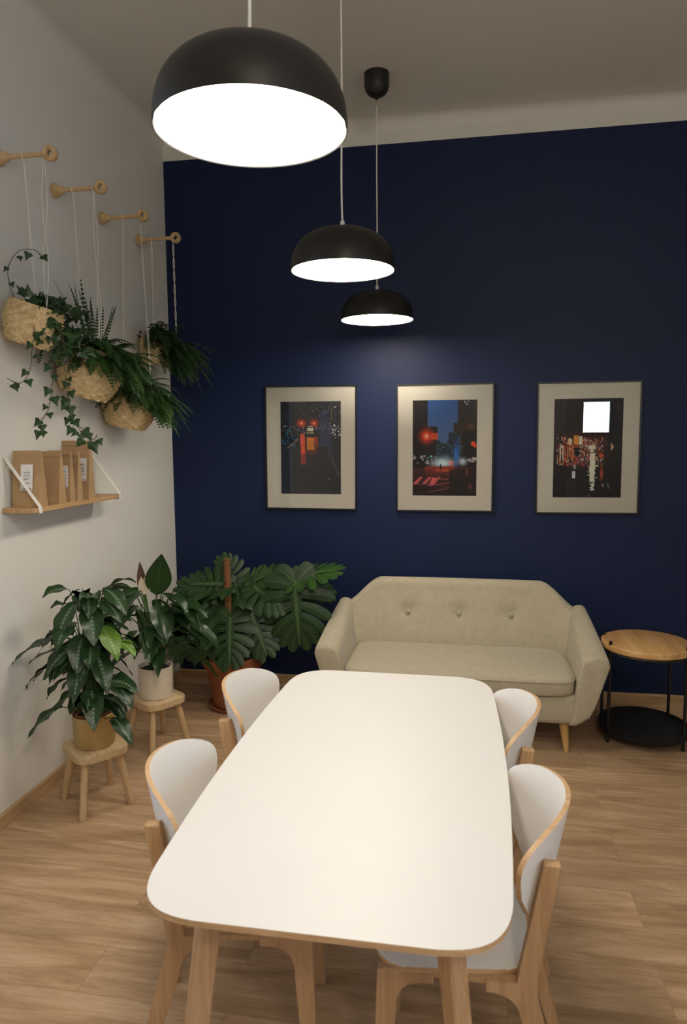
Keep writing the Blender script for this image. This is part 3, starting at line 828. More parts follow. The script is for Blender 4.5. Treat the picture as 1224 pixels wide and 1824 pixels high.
# ------------------------------------------------------------------ plant in the gold pot
def plant_gold():
    random.seed(11)
    t = thing('potted_plant', 'bushy plant with silver-streaked leaves in a gold pot on the nearer stool', 'plant', (*S1, .282))
    bm = bmesh.new(); lathe(bm, [(.083, 0), (.088, .004), (.0905, .02), (.092, .148), (.089, .150), (.087, .146), (.086, .1)], 56, cap1=False); finish('pot', bm, M['gold'], t)
    bm = bmesh.new(); lathe(bm, [(.075, .08), (.081, .158), (.083, .160), (.0835, .152), (.079, .152), (.077, .12)], 48, cap0=False, cap1=False); finish('inner_pot', bm, M['terra'], t)
    soil_part(t, .078, .135)
    bm, uv = newleafbm(); sm = bmesh.new()
    X0 = -S1[0] + .02
    def stem_leaf(az, out, h, L, W, el, droop=.9, mi=0, yaw=0, roll=0):
        # stem from the soil to (out, az, h) then a blade pointing at elevation el
        c, s = math.cos(az), math.sin(az)
        b0 = Vector((.035 * c + random.uniform(-.02, .02), .035 * s + random.uniform(-.02, .02), .135))
        e = Vector((out * c, out * s, h)); m = Vector((out * .35 * c, out * .35 * s, h * .8))
        if e.x < X0 + .03: e.x = X0 + .03
        tube(sm, bez(b0, m, e, 8), [.0035 - .0002 * k for k in range(9)], 6)
        c2, s2 = math.cos(az + yaw), math.sin(az + yaw)
        fwd = Vector((c2 * math.cos(el), s2 * math.cos(el), math.sin(el)))
        leaf(bm, uv, e, fwd, (-c2 * .3, -s2 * .3, 1), L, W, droop, .18, 12, 3, mi=mi, wav=.05, xmin=X0, roll=roll)
    # (azimuth deg, reach, height, length, width, elevation)
    for k in range(58):
        lvl = random.random(); az = random.uniform(0, 2 * PI)
        h = .20 + .53 * lvl; out = random.uniform(.02, .10) * (1.1 - .3 * lvl) + .01
        L = random.uniform(.15, .21); W = L * random.uniform(.46, .56)
        stem_leaf(az, out, h, L, W, random.uniform(-.3, .7), random.uniform(1.0, 2.2), yaw=random.uniform(-.5, .5), roll=random.uniform(-.4, .4))
    # signature leaves toward the camera (about -50 deg azimuth)
    for az, out, h, L, W, el, dr, mi in [(-150, .12, .50, .24, .105, .12, 1.2, 0), (-165, .10, .40, .25, .09, -.1, 1.3, 0), (-140, .13, .20, .19, .10, -.1, 1.6, 0), (-60, .10, .30, .22, .10, -.2, 1.6, 0),
                                        (-30, .16, .33, .19, .095, .1, 1.5, 0), (-55, .05, .66, .22, .11, -.2, 2., 0), (-100, .07, .68, .22, .10, -.3, 2., 0), (-35, .11, .57, .20, .10, -.1, 1.8, 1), (-15, .15, .50, .13, .08, .1, 1.4, 1),
                                        (-30, .15, .16, .18, .085, .1, 1.5, 0), (-110, .06, .52, .24, .10, -.4, 1.6, 0), (-80, .08, .44, .22, .10, -.5, 1.5, 0), (-45, .09, .46, .22, .10, -.4, 1.6, 0), (100, .07, .68, .2, .1, .3, 1.5, 0)]:
        stem_leaf(R(az), out, h, L, W, el, dr, mi)
    raw('foliage', bm, [M['lf_varieg'], M['lf_young']], t)
    finish('stem', sm, M['stem'], t)
plant_gold()

# ------------------------------------------------------------------ peace lily
def peace_lily():
    random.seed(23)
    t = thing('potted_peace_lily', 'peace lily with glossy arching leaves in a cream ceramic pot on the farther stool', 'plant', (*S2, .282))
    bm = bmesh.new(); lathe(bm, [(.080, 0), (.087, .003), (.090, .012), (.092, .165), (.0915, .170), (.087, .170), (.085, .165), (.084, .11)], 56, cap1=False); finish('pot', bm, M['ceramic'], t)
    soil_part(t, .085, .148)
    bm, uv = newleafbm(); sm = bmesh.new(); X0 = -S2[0] + .02
    def blade(az, out, h, L, W, el, dr, yaw=0, roll=0):
        c, s = math.cos(az), math.sin(az)
        b0 = Vector((.03 * c, .03 * s, .145)); e = Vector((out * c, out * s, h)); 
        if e.x < X0 + .03: e.x = X0 + .03
        m = Vector((out * .25 * c, out * .25 * s, h * .85))
        tube(sm, bez(b0, m, e, 8), .0032, 6)
        c2, s2 = math.cos(az + yaw), math.sin(az + yaw)
        leaf(bm, uv, e, (c2 * math.cos(el), s2 * math.cos(el), math.sin(el)), (-c2 * .3, -s2 * .3, 1), L, W, dr, .22, 14, 3, wav=.03, xmin=X0, roll=roll)
    for k in range(40):
        lvl = random.random(); az = random.uniform(0, 2 * PI)
        h = .24 + .36 * lvl; out = random.uniform(.05, .14)
        L = random.uniform(.18, .26)
        blade(az, out, h, L, L * random.uniform(.32, .42), random.uniform(-.2, .7), random.uniform(1.2, 2.4), random.uniform(-.4, .4), random.uniform(-.4, .4))
    for az, out, h, L, W, el, dr in [(150, .10, .62, .22, .09, .5, 1.8), (-170, .12, .60, .24, .08, .4, 1.8), (-20, .12, .52, .26, .10, .2, 1.8), (10, .18, .38, .28, .10, 0, 1.6), (20, .20, .30, .26, .10, -.2, 1.2), (-10, .20, .42, .26, .10, .1, 1.9), (-70, .08, .42, .24, .12, -.3, 1.5), (-50, .08, .52, .24, .13, -.4, 1.6), (30, .22, .26, .24, .09, -.3, 1.)]:
        blade(R(az), out, h, L, W, el, dr)
    # one upright broad leaf facing the room at the top
    f0 = Vector((.03, -.02, .56)); leaf(bm, uv, f0, (.22, -.15, .95), (.4, -.9, 0), .24, .145, .15, .1, 14, 4); tube(sm, bez((.01, 0, .145), (.0, 0, .4), f0, 6), .0035, 6)
    raw('foliage', bm, M['lf_lily'], t); finish('stem', sm, M['stem'], t)
    bm, uv = newleafbm(); p = Vector((-.035, -.05, .575)); leaf(bm, uv, p, (-.05, .0, 1), (.5, -.8, 0), .17, .05, .1, .5, 10, 2, mi=1); leaf(bm, uv, p + Vector((.0, 0, -.01)), (.25, .0, 1), (.5, -.8, 0), .11, .065, .1, .4, 8, 2, mi=0)
    leaf(bm, uv, p + Vector((.0, -.004, .0)), (-.02, .0, 1), (.5, -.8, 0), .09, .04, .1, .3, 8, 2, mi=0)
    tube(bm, bez((0, 0, .145), (-.02, -.02, .4), p, 6), .003, 6, mi=2)
    raw('flower', bm, [M['spathe'], M['spathe_dry'], M['stem_pale']], t)
peace_lily()

# ------------------------------------------------------------------ monstera
PM = (.545, -.43)
def monstera_leaf(parent, base, fwd, up, L, sm=None, root=None, bend=.18, young=False):
    f, s, u = frame_of(fwd, up); base = Vector(base)
    bm, uv = newleafbm(); nf = 7
    def P(x, y):   # 2-D leaf space to 3-D: droop towards sides and tip
        r2 = (x * x + (y - .35) ** 2 * .55)
        p = base + s * (x * L) + f * (y * L) - u * (bend * r2 * L) 
        wp = parent.location + p
        if wp.y > -.02: p.y = -.02 - parent.location.y
        if wp.x < .02: p.x = .02 - parent.location.x
        return p
    # central blade
    nc = 16; rows = []
    for k in range(nc + 1):
        y = -.02 + 1.0 * k / nc; w = .075 * (1 - (k / nc) ** 2.5) + .012 if k < nc else .002
        rows.append([(bm.verts.new(P(a * w, y) + u * .003), (.5 + a * .08, k / nc)) for a in (-1, -.3, 0, .3, 1)])
    for k in range(nc):
        for i in range(4):
            q = [rows[k][i], rows[k][i + 1], rows[k + 1][i + 1], rows[k + 1][i]]
            fc = bm.faces.new([v for v, _ in q])
            for lp, (_, w_) in zip(fc.loops, q): lp[uv].uv = w_
    at = [.03, .08, .20, .34, .48, .62, .76]; an = [142, 112, 90, 74, 60, 46, 30]; ln = [.36, .50, .56, .56, .50, .42, .32]; wd = [.22, .178, .152, .148, .145, .138, .125]
    for sg in (-1, 1):
        for i in range(nf):
            a0 = R(an[i] + random.uniform(-3, 3)); l = ln[i] * random.uniform(.94, 1.05); pts = []
            x, y = sg * .015, at[i]; ns = 10
            for k in range(ns + 1):
                pts.append((x, y, a0)); a = a0 - R(26) * (k / ns) ** 1.3
                x += sg * math.sin(a) * l / ns; y += math.cos(a) * l / ns
            rows = []
            for k, (x, y, _) in enumerate(pts):
                t_ = k / ns; w = wd[i] / 2 * (.55 + .62 * math.sin(PI * min(1, t_ * .80) ) ) * (1 if t_ < .8 else math.sqrt(max(0.0, 1 - ((t_ - .8) / .2) ** 2)) * .92 + .08)
                x2, y2, _ = pts[min(k + 1, ns)]; x1, y1, _ = pts[max(k - 1, 0)]
                dx, dy = x2 - x1, y2 - y1; ll = math.hypot(dx, dy); nx_, ny_ = -dy / ll, dx / ll
                rows.append([(bm.verts.new(P(x + nx_ * w * b, y + ny_ * w * b) - u * (.10 * L * w * abs(b))), (.5 + b * .5, t_)) for b in (-1, -.5, 0, .5, 1)])
            for k in range(ns):
                for j in range(4):
                    q = [rows[k][j], rows[k][j + 1], rows[k + 1][j + 1], rows[k + 1][j]]
                    if sg < 0: q = q[::-1]
                    fc = bm.faces.new([v for v, _ in q])
                    for lp, (_, w_) in zip(fc.loops, q): lp[uv].uv = w_
    o = raw('leaf', bm, M['lf_young_m'] if young else M['lf_monst'], parent)
    if sm is not None:
        r = Vector(root if root is not None else (0, 0, .33)); mid = (r + base) / 2 + Vector((0, 0, .12))
        tube(sm, bez(r, mid, base, 10), .0055, 8)
    return o
def monstera():
    random.seed(31)
    M['lf_young_m'] = leaf_mat('fresh_monstera_leaf', (.020, .058, .012), (.038, .095, .020), (.10, .18, .06), .02, rough=.3)
    t = thing('potted_monstera', 'large monstera with split leaves and a coir pole in a terracotta pot', 'plant', (*PM, 0))
    bm = bmesh.new(); lathe(bm, [(.125, .018), (.130, .022), (.168, .268), (.186, .270), (.192, .276), (.198, .335), (.196, .340), (.180, .340), (.176, .332), (.172, .28)], 64, cap1=False); finish('pot', bm, M['terra'], t, angle=30)
    bm = bmesh.new(); lathe(bm, [(.135, 0), (.150, .003), (.165, .026), (.160, .028), (.146, .012), (.02, .011)], 56); finish('saucer', bm, M['terra'], t)
    soil_part(t, .175, .318)
    bm = bmesh.new()
    for k in range(260):
        a = random.uniform(0, 2 * PI); r = .17 * math.sqrt(random.random()); s = random.uniform(.0018, .0042)
        bmesh.ops.create_icosphere(bm, subdivisions=1, radius=s, matrix=Matrix.Translation((r * math.cos(a), r * math.sin(a), .322 + .004 * (1 - r / .175))))
    g = finish('gravel', bm, M['perlite'], t); g['kind'] = 'stuff'
    bm = bmesh.new(); lathe(bm, [(.0205 + .0012 * math.sin(k * 2.1), .31 + .012 * k) for k in range(53)], 20, (-.02, -.02, 0)); finish('coir_pole', bm, M['moss'], t)
    sm = bmesh.new()
    # base position (local), direction of midrib, surface normal, length
    cam = Vector((.3, -1, .35))
    L = [((.415, -.06, .395), (.10, -.16, -1), (.10, -1, .30), .40, .20, False),      # the big leaf beside the sofa
         ((.40, .02, .50), (.85, -.15, .20), (-.1, -.35, 1), .30, .25, True),         # nearly edge-on leaf behind it
         ((.40, .05, .47), (.7, .25, -.3), (.1, -.6, .8), .26, .25, False),
         ((.02, -.10, .42), (.1, -.4, -.8), (.1, -1, .3), .30, .2, False),
         ((-.14, -.06, .44), (-.25, -.3, -.7), (-.1, -1, .35), .29, .2, False),
         ((.15, -.02, .60), (.5, -.2, -.25), (.1, -.8, .65), .26, .2, False),
         ((.08, .04, .60), (.3, -.1, .15), (.0, -.8, .7), .20, .2, True),
         ((-.06, .04, .60), (-.6, -.1, .0), (-.1, -.8, .6), .24, .25, False),
         ((-.10, .04, .56), (-.8, -.1, .1), (-.1, -.7, .8), .27, .25, False),
         ((-.20, -.04, .36), (-.5, -.2, -.6), (-.3, -1, .35), .27, .25, False),
         ((-.26, .02, .44), (-.5, -.4, -.5), (-.2, -1, .5), .26, .25, False),
         ((.14, -.06, .45), (.35, -.25, -.7), (.2, -1, .3), .29, .2, False),
         ((.10, .12, .56), (.5, .2, .3), (.0, -.8, .7), .24, .2, False),
         ((-.02, .14, .57), (-.3, .1, .5), (.0, -.9, .5), .22, .2, False),
         ((.08, .12, .48), (.2, .1, -.7), (.0, -1, .4), .30, .2, False),
         ((-.12, .14, .5), (-.3, .1, -.6), (.0, -1, .4), .30, .2, False),
         ((.03, .02, .52), (-.05, -.4, -.75), (.05, -1, .4), .28, .2, False)]
    for i, (b, f, u, l, bd, y) in enumerate(L):
        b = Vector(b); b.z += .33
        if i > 2: b.z -= .165
        if i == 0: b.z = .33 + .485
        monstera_leaf(t, b, f, u, l * (1.0), sm, (random.uniform(-.04, .04), random.uniform(-.04, .04), .32), bd, y)
    # climbing stems
    for k in range(4):
        a = k * 1.6; tube(sm, [(-.045 + .03 * math.cos(a + z * 3), .05 + .03 * math.sin(a + z * 3) - .02, .32 + z) for z in [i * .045 for i in range(9)]], .008, 8)
    finish('stem', sm, M['stem'], t)
    # small plain juvenile leaves
    bm, uv = newleafbm()
    for k in range(26):
        a = random.uniform(0, 2 * PI); r = random.uniform(.03, .18); h = random.uniform(.50, .76)
        leaf(bm, uv, (-.03 + r * math.cos(a), .02 + r * math.sin(a) * .7, h), (math.cos(a), math.sin(a), .2), (0, -.5, 1), random.uniform(.09, .15), random.uniform(.06, .10), 1.2, .15, 8, 2)
    for k in range(16):   # low drooping leaves between the pot and the peace lily
        a = R(random.uniform(150, 260)); r = random.uniform(.14, .26); h = random.uniform(.40, .62)
        leaf(bm, uv, (r * math.cos(a), r * math.sin(a) * .7, h), (math.cos(a), math.sin(a), .0), (0, -.6, 1), random.uniform(.14, .22), random.uniform(.07, .11), 1.8, .15, 10, 2)
    raw('foliage', bm, M['lf_monst'], t)
monstera()

# ------------------------------------------------------------------ wall rods, baskets
RY = [-1.69, -1.28, -.84, -.41]; RZ = 2.852
def make_rod():
    t = thing('wall_rod', 'x', 'wall rod', (0, 0, 0), 0, 'wooden wall rods for the hanging baskets')
    MX = Matrix.Rotation(R(90), 4, 'Y')
    bm = bmesh.new(); lathe(bm, [(.029, 0), (.034, .003), (.034, .013), (.026, .017), (.023, .030), (.019, .046), (.013, .054)], 32, M=MX); finish('wall_flange', bm, M['beech'], t)
    bm = bmesh.new(); lathe(bm, [(.0105, .045), (.0105, .225)], 20, M=MX, cap0=False, cap1=False); finish('rod', bm, M['beech'], t)
    bm = bmesh.new(); c = Vector((.243, 0, 0)); n1, n2 = 32, 14; rings = []
    for i in range(n1):
        a = 2 * PI * i / n1; d = Vector((math.cos(a), 0, math.sin(a))); ring = []
        for k in range(n2):
            b = 2 * PI * k / n2; ring.append(bm.verts.new(c + d * (.0215 + .0105 * math.cos(b)) + Vector((0, .020 * math.sin(b), 0))))
        rings.append(ring)
    for i in range(n1):
        for k in range(n2): bm.faces.new((rings[i][k], rings[(i + 1) % n1][k], rings[(i + 1) % n1][(k + 1) % n2], rings[i][(k + 1) % n2]))
    finish('end_ring', bm, M['beech'], t)
    return t
rod = make_rod(); rod.location = (0, RY[0], RZ); rod['label'] = 'wooden wall rod with ring end, leftmost, partly cut by the photo edge'
rod.rotation_euler = (0, 0, 0)
dup(rod, (0, RY[1], RZ), 0, 'wooden wall rod with ring end, second from the left, above the ivy and fern baskets')
dup(rod, (0, RY[2], RZ), 0, 'wooden wall rod with ring end, third from the left, above the lowest basket')
dup(rod, (0, RY[3], RZ), 0, 'wooden wall rod with ring end, rightmost, next to the navy wall')

def basket(loc, tilt, r_top, r_mid, r_bot, h, label, seed, cord_pts, ncord=2, twist=False, azt=0):
    """loc = centre of the base; tilt about y leans the mouth towards +x"""
    random.seed(seed)
    t = thing('hanging_basket', label, 'hanging basket', loc, 0, 'woven hanging baskets with plants on the left wall')
    Mt = Matrix.Rotation(tilt, 4, 'Y')
    bm = bmesh.new(); n = 72; rows = 26; rings = []
    def rad(v): return r_bot * (1 - v) ** 2 + 2 * r_mid * 1.12 * v * (1 - v) + r_top * v * v
    for j in range(rows + 1):
        v = j / rows; z = h * v; ring = []
        for i in range(n):
            a = 2 * PI * i / n
            bulge = .0038 * math.sin(a * 13 + (PI if (j // 2) % 2 else 0) + j * .25) + (.0030 if j % 2 else -.0026) + random.uniform(-.001, .001)
            rr = rad(v) + bulge
            if j == 0: rr *= .93
            ring.append(bm.verts.new(Mt @ Vector((rr * math.cos(a), rr * math.sin(a), z + (.006 if j == 0 else 0)))))
        rings.append(ring)
    for a, b in zip(rings, rings[1:]):
        for i in range(n): bm.faces.new((a[i], a[(i + 1) % n], b[(i + 1) % n], b[i]))
    bm.faces.new(rings[0][::-1])
    inner = [bm.verts.new(Mt @ Vector(((r_top - .012) * math.cos(2 * PI * i / n), (r_top - .012) * math.sin(2 * PI * i / n), h))) for i in range(n)]
    inner2 = [bm.verts.new(Mt @ Vector(((r_top - .014) * math.cos(2 * PI * i / n), (r_top - .014) * math.sin(2 * PI * i / n), h - .05))) for i in range(n)]
    for a, b in ((rings[-1], inner), (inner, inner2)):
        for i in range(n): bm.faces.new((a[i], a[(i + 1) % n], b[(i + 1) % n], b[i]))
    bk = finish('basket', bm, M['basket'], t, angle=80)
    bm = bmesh.new()
    tube(bm, [Mt @ Vector(((r_top - .004) * math.cos(2 * PI * i / 72), (r_top - .004) * math.sin(2 * PI * i / 72), h + .0015 * math.sin(i * 3))) for i in range(73)], [.0062 + .0014 * math.sin(i * 2.2) for i in range(73)], 8, cap=False)
    finish('rim', bm, M['basket'], bk)
    bm = bmesh.new(); lathe(bm, [(r_top - .016, h - .06), (r_top - .016, h - .035), (r_top * .5, h - .025)], 32, M=Mt); finish('soil', bm, M['soil'], t)
    # cords from the rod down to the rim
    bm = bmesh.new(); base = Vector(loc)
    for (xr, az, amp) in cord_pts:
        top = Vector((xr, cord_pts_y, RZ + .012)) - base
        end = Mt @ Vector(((r_top - .003) * math.cos(az), (r_top - .003) * math.sin(az), h))
        for q in range(2):
            pts = []
            for k in range(41):
                s = k / 40; p = top.lerp(end, s)
                off = .004 * math.sin(s * PI) 
                ph = q * PI
                if twist: p += Vector((math.cos(s * 26 + ph), math.sin(s * 26 + ph), 0)) * .004
                else: p += Vector((math.cos(s * 5 + ph + az), math.sin(s * 5 + ph), 0)) * amp * math.sin(s * PI) + Vector((random.uniform(-1, 1), random.uniform(-1, 1), 0)) * .0006
                pts.append(p)
            tube(bm, pts, .0021 if twist else .0012, 5)
        # loop round the rod
        c = Vector((xr, cord_pts_y, RZ)) - base
        tube(bm, [c + Vector((.002 * math.sin(k), .0125 * math.cos(2 * PI * k / 16), .0125 * math.sin(2 * PI * k / 16))) for k in range(17)], .0022, 5, cap=False)
    finish('cord', bm, M['cord'], t)
    return t, Mt

def ivy_leaf(bm, uvl, p, fwd, up, L):
    f, s, u = frame_of(fwd, up); p = Vector(p)
    pts = [(0, 0), (.30, -.10), (.55, .10), (.30, .38), (.20, .55), (0, 1.)]
    full = pts + [(-x, y) for x, y in pts[-2:0:-1]]
    c = bm.verts.new(p + f * .35 * L - u * .0 * L)
    vs = [bm.verts.new(p + s * x * L + f * y * L - u * (.22 * abs(x) * L + .12 * y * y * L)) for x, y in full]
    for i in range(len(vs)):
        fc = bm.faces.new((c, vs[i], vs[(i + 1) % len(vs)]))
        for lp in fc.loops:
            lp[uvl].uv = (.5, .5) if lp.vert is c else (.5 + full[vs.index(lp.vert)][0] * .8, full[vs.index(lp.vert)][1])

def vine(bm, uvl, sm, pts, n, size, r=.0016):
    """pts: polyline in local space, leaves alternate along it and face the room"""
    P = [Vector(p) for p in pts]
    # Catmull-Rom smoothing
    out = []
    for i in range(len(P) - 1):
        p0, p1, p2, p3 = P[max(i - 1, 0)], P[i], P[i + 1], P[min(i + 2, len(P) - 1)]
        for k in range(8):
            t = k / 8; out.append(.5 * ((2 * p1) + (p2 - p0) * t + (2 * p0 - 5 * p1 + 4 * p2 - p3) * t * t + (3 * p1 - p0 - 3 * p2 + p3) * t ** 3))
    out.append(P[-1]); tube(sm, out, r, 5)
    for k in range(n):
        s = (k + .5) / n * (len(out) - 1); i = int(s); p = out[i]
        side = 1 if k % 2 else -1; a = random.uniform(-.5, .5)
        d = Vector((side * random.uniform(.4, 1.) , random.uniform(-.6, -.1), random.uniform(-1.1, -.2)))
        q = p + d.normalized() * random.uniform(.012, .03)
        tube(sm, [p, q], .0008, 4)
        ivy_leaf(bm, uvl, q, d + Vector((0, 0, -.4)), (.5 + a, -1, .35), size * random.uniform(.7, 1.15))

def frond(bm, uvl, sm, base, d, L, droop, wmax, n=20, mi=0, xmin=.015, thin=.27, loc=Vector()):
    d = Vector(d).normalized(); p = Vector(base); stp = L / n; pts = [p.copy()]; ds = [d.copy()]
    for k in range(n):
        d = (d + Vector((0, 0, -1)) * droop / n * (1 + d.z * .5)).normalized(); p = p + d * stp
        if p.x + loc.x < xmin: p.x = xmin - loc.x; d.x = abs(d.x) * .3
        if p.y + loc.y > -.02: p.y = -.02 - loc.y; d.y = -abs(d.y) * .3
        pts.append(p.copy()); ds.append(d.copy())
    tube(sm, pts[::2] if n % 2 == 0 else pts, .0011, 4, cap=False)
    for k in range(2, n + 1):
        t = k / n; w = wmax * (math.sin(PI * (t * .86 + .1)) ** .7)
        f = ds[k]; s = f.cross(Vector((0, 0, 1)))
        if s.length < .1: s = f.cross(Vector((0, 1, 0)))
        s.normalize(); u = s.cross(f)
        for sg in (-1, 1):
            dd = (s * sg + f * .35 - u * .12 + Vector((0, 0, -.15))).normalized(); e = pts[k] + dd * w; m = pts[k] + dd * w * .45; h = f * stp * thin * 1.35
            for q in (e, m):
                if q.x + loc.x < xmin: q.x = xmin - loc.x
                if q.y + loc.y > -.012: q.y = -.012 - loc.y
            vs = [bm.verts.new(v) for v in (pts[k] - h * .5, m - h, e, m + h, pts[k] + h * .5)]
            fc = bm.faces.new(vs); fc.material_index = mi

def fern(parent, Mt, h, n, Lr, seed, wmax=.03, mi=0, azr=(-140, 120), up=.9, mats=None, name='foliage', droopr=(1.2, 2.6), r0=.05, elr=(.1, 1.2), nf=16):
    random.seed(seed); bm, uv = newleafbm(); sm = bmesh.new(); loc = parent.location.copy()
    for k in range(n):
        az = R(random.uniform(*azr)); el = random.uniform(*elr)
        if 215 < math.degrees(az) % 360 < 320: el = max(el, random.uniform(.75, 1.2))
        b = Mt @ Vector((r0 * random.random() * math.cos(az), r0 * random.random() * math.sin(az), h - .03))
        d = (math.cos(az) * math.cos(el), math.sin(az) * math.cos(el), math.sin(el))
        frond(bm, uv, sm, b, d, random.uniform(*Lr), random.uniform(*droopr), wmax * random.uniform(.8, 1.15), nf, random.choice((0, 0, 1)), loc=loc)
    raw(name, bm, mats or [M['lf_fern'], M['lf_fern_dark']], parent, smooth=False)
    finish('stem', sm, M['stem'], parent)

# basket 1: ivy, cut by the picture edge region
cord_pts_y = RY[0]
t1, Mt = basket((.098, -1.70, 2.072), R(19), .108, .122, .085, .172, 'woven basket with trailing ivy at the left edge, under the highest rod, highest of the baskets at left', 3, [(.12, 2.2, .006), (.215, -.6, .012)])
t1['label'] = 'woven hanging basket with trailing ivy, leftmost of the four on the white wall'
random.seed(41); bm, uv = newleafbm(); sm = bmesh.new(); lo = t1.location
def W(x, y, z): return Vector((x, y, z)) - lo
for k in range(70):
    a = random.uniform(0, 2 * PI); r = random.uniform(.0, .11)
    p = Mt @ Vector((r * math.cos(a) + .02, r * math.sin(a), .165 + random.uniform(.0, .05)))
    ivy_leaf(bm, uv, p, (random.uniform(-.2, 1), random.uniform(-1, .4), random.uniform(-.6, .6)), (.4, -1, .6), random.uniform(.03, .055))
for k in range(100):      # mass spilling over the near right side
    p = W(random.uniform(.15, .30), random.uniform(-1.78, -1.52), random.uniform(2.10, 2.27) - .08 * random.random())
    ivy_leaf(bm, uv, p, (random.uniform(-.5, 1), random.uniform(-1, .4), random.uniform(-1, .2)), (.4, -1, .5), random.uniform(.03, .055))
vine(bm, uv, sm, [W(.09, -1.74, 2.23), W(.055, -1.74, 2.33), W(.06, -1.74, 2.40), W(.11, -1.74, 2.455), W(.18, -1.74, 2.455), W(.21, -1.74, 2.43)], 6, .034)
vine(bm, uv, sm, [W(.16, -1.76, 2.20), W(.20, -1.80, 2.12), W(.19, -1.81, 2.03), W(.175, -1.81, 1.95), W(.13, -1.81, 1.905), W(.07, -1.81, 1.925)], 8, .036)
vine(bm, uv, sm, [W(0.140, -1.74, 2.22), W(0.230, -1.76, 2.10), W(0.250, -1.76, 1.98), W(0.240, -1.76, 1.88), W(0.220, -1.76, 1.80), W(0.180, -1.76, 1.74), W(0.190, -1.76, 1.71)], 14, .04)
vine(bm, uv, sm, [W(0.160, -1.70, 2.22), W(0.270, -1.72, 2.10), W(0.300, -1.72, 1.95), W(0.290, -1.72, 1.84), W(0.310, -1.72, 1.74), W(0.360, -1.72, 1.71), W(0.380, -1.72, 1.66)], 18, .043)
vine(bm, uv, sm, [W(0.180, -1.72, 2.22), W(0.280, -1.73, 2.12), W(0.285, -1.73, 1.98), W(0.300, -1.73, 1.80), W(0.340, -1.73, 1.71), W(0.400, -1.73, 1.67), W(0.420, -1.73, 1.69)], 14, .04)
raw('foliage', bm, M['lf_ivy'], t1, smooth=False); finish('stem', sm, M['stem_brown'], t1)

cord_pts_y = RY[1]
t2, Mt = basket((.112, -1.30, 1.880), R(22), .148, .156, .108, .240, 'woven hanging basket with an upright-fronded fern, second from the left and the largest in view', 5, [(.10, 2.6, .006), (.205, -.9, .008)])
fern(t2, Mt, .240, 190, (.12, .23), 51, .034, elr=(.3, 1.4), r0=.14, droopr=(1.5, 3.8))
fern(t2, Mt, .240, 70, (.16, .27), 57, .034, azr=(-45, 60), elr=(.0, 1.0), r0=.14, droopr=(1.2, 3.0))
fern(t2, Mt, .240, 16, (.24, .36), 52, .012, azr=(60, 215), elr=(1.2, 1.5), droopr=(.05, .35), name='foliage', mats=[M['lf_fern_dark'], M['lf_fern_dark']])
cord_pts_y = RY[2]
t3, Mt = basket((.105, -.86, 1.725), R(13), .142, .158, .095, .228, 'woven hanging basket with a wide bright green fern, lowest of the four', 7, [(.13, 2.4, .004), (.225, -.3, .004)])
fern(t3, Mt, .228, 190, (.13, .26), 53, .036, elr=(.1, 1.4), r0=.13, droopr=(1.5, 3.6))
fern(t3, Mt, .228, 22, (.24, .34), 54, .042, azr=(-35, 25), elr=(-.1, .5), r0=.10, mats=[M['lf_fern'], M['lf_fern']])
cord_pts_y = RY[3]
t4, Mt = basket((.095, -.43, 2.105), R(14), .108, .112, .085, .165, 'small woven hanging basket with dark leaves beside the navy wall, rightmost and farthest', 9, [(.09, 2.4, .003), (.225, .0, .004)], twist=True)
fern(t4, Mt, .165, 150, (.14, .33), 55, .036, azr=(-80, 50), elr=(-.7, .7), r0=.12, mats=[M['lf_fern_dark'], M['lf_fern_dark']])
random.seed(77); bm, uv = newleafbm()
for k in range(60):
    p = Mt @ Vector((random.uniform(-.1, .14), random.uniform(-.12, .05), .16 + random.uniform(-.02, .05)))
    leaf(bm, uv, p, (random.uniform(-.3, 1), random.uniform(-1, .2), random.uniform(-.6, .5)), (.3, -.6, .8), random.uniform(.03, .05), .018, 1., .2, 4, 1)
raw('foliage', bm, M['lf_red'], t4, smooth=False)

# ------------------------------------------------------------------ wall shelf and paper bags
def make_shelf():
    t = thing('wall_shelf', 'oak wall shelf hung on white straps, holding kraft paper bags', 'shelf', (0, -1.40, 1.378))
    bm = bmesh.new(); box(bm, .002, .155, -.40, .37, -.021, 0, .002, 1); finish('board', bm, M['shelf'], t, smooth=False)
    for y in (-.362, .345):
        bm = bmesh.new(); w = .012; th = .0012
        path = [(.001, .215), (.157, .0045), (.160, -.022), (.150, -.0245), (.003, -.0245)]
        for (x0, z0), (x1, z1) in zip(path, path[1:]):
            d = Vector((x1 - x0, 0, z1 - z0)); n_ = Vector((d.z, 0, -d.x)).normalized() * th
            vs = [bm.verts.new(v) for v in ((x0, y - w, z0), (x0, y + w, z0), (x1, y + w, z1), (x1, y - w, z1))]
            ws = [bm.verts.new(v.co - n_ * 1.) for v in vs]
            bm.faces.new(vs); bm.faces.new(ws[::-1])
            for i in range(4): bm.faces.new((vs[i], ws[i], ws[(i + 1) % 4], vs[(i + 1) % 4]))
        s = finish('strap', bm, M['strap'], t, smooth=False)
        bm = bmesh.new(); lathe(bm, [(.006, 0), (.007, .002), (.004, .004)], 16, (.002, y, .208), M=Matrix.Rotation(R(90), 4, 'Y')); finish('screw', bm, M['strap'], s)
make_shelf()
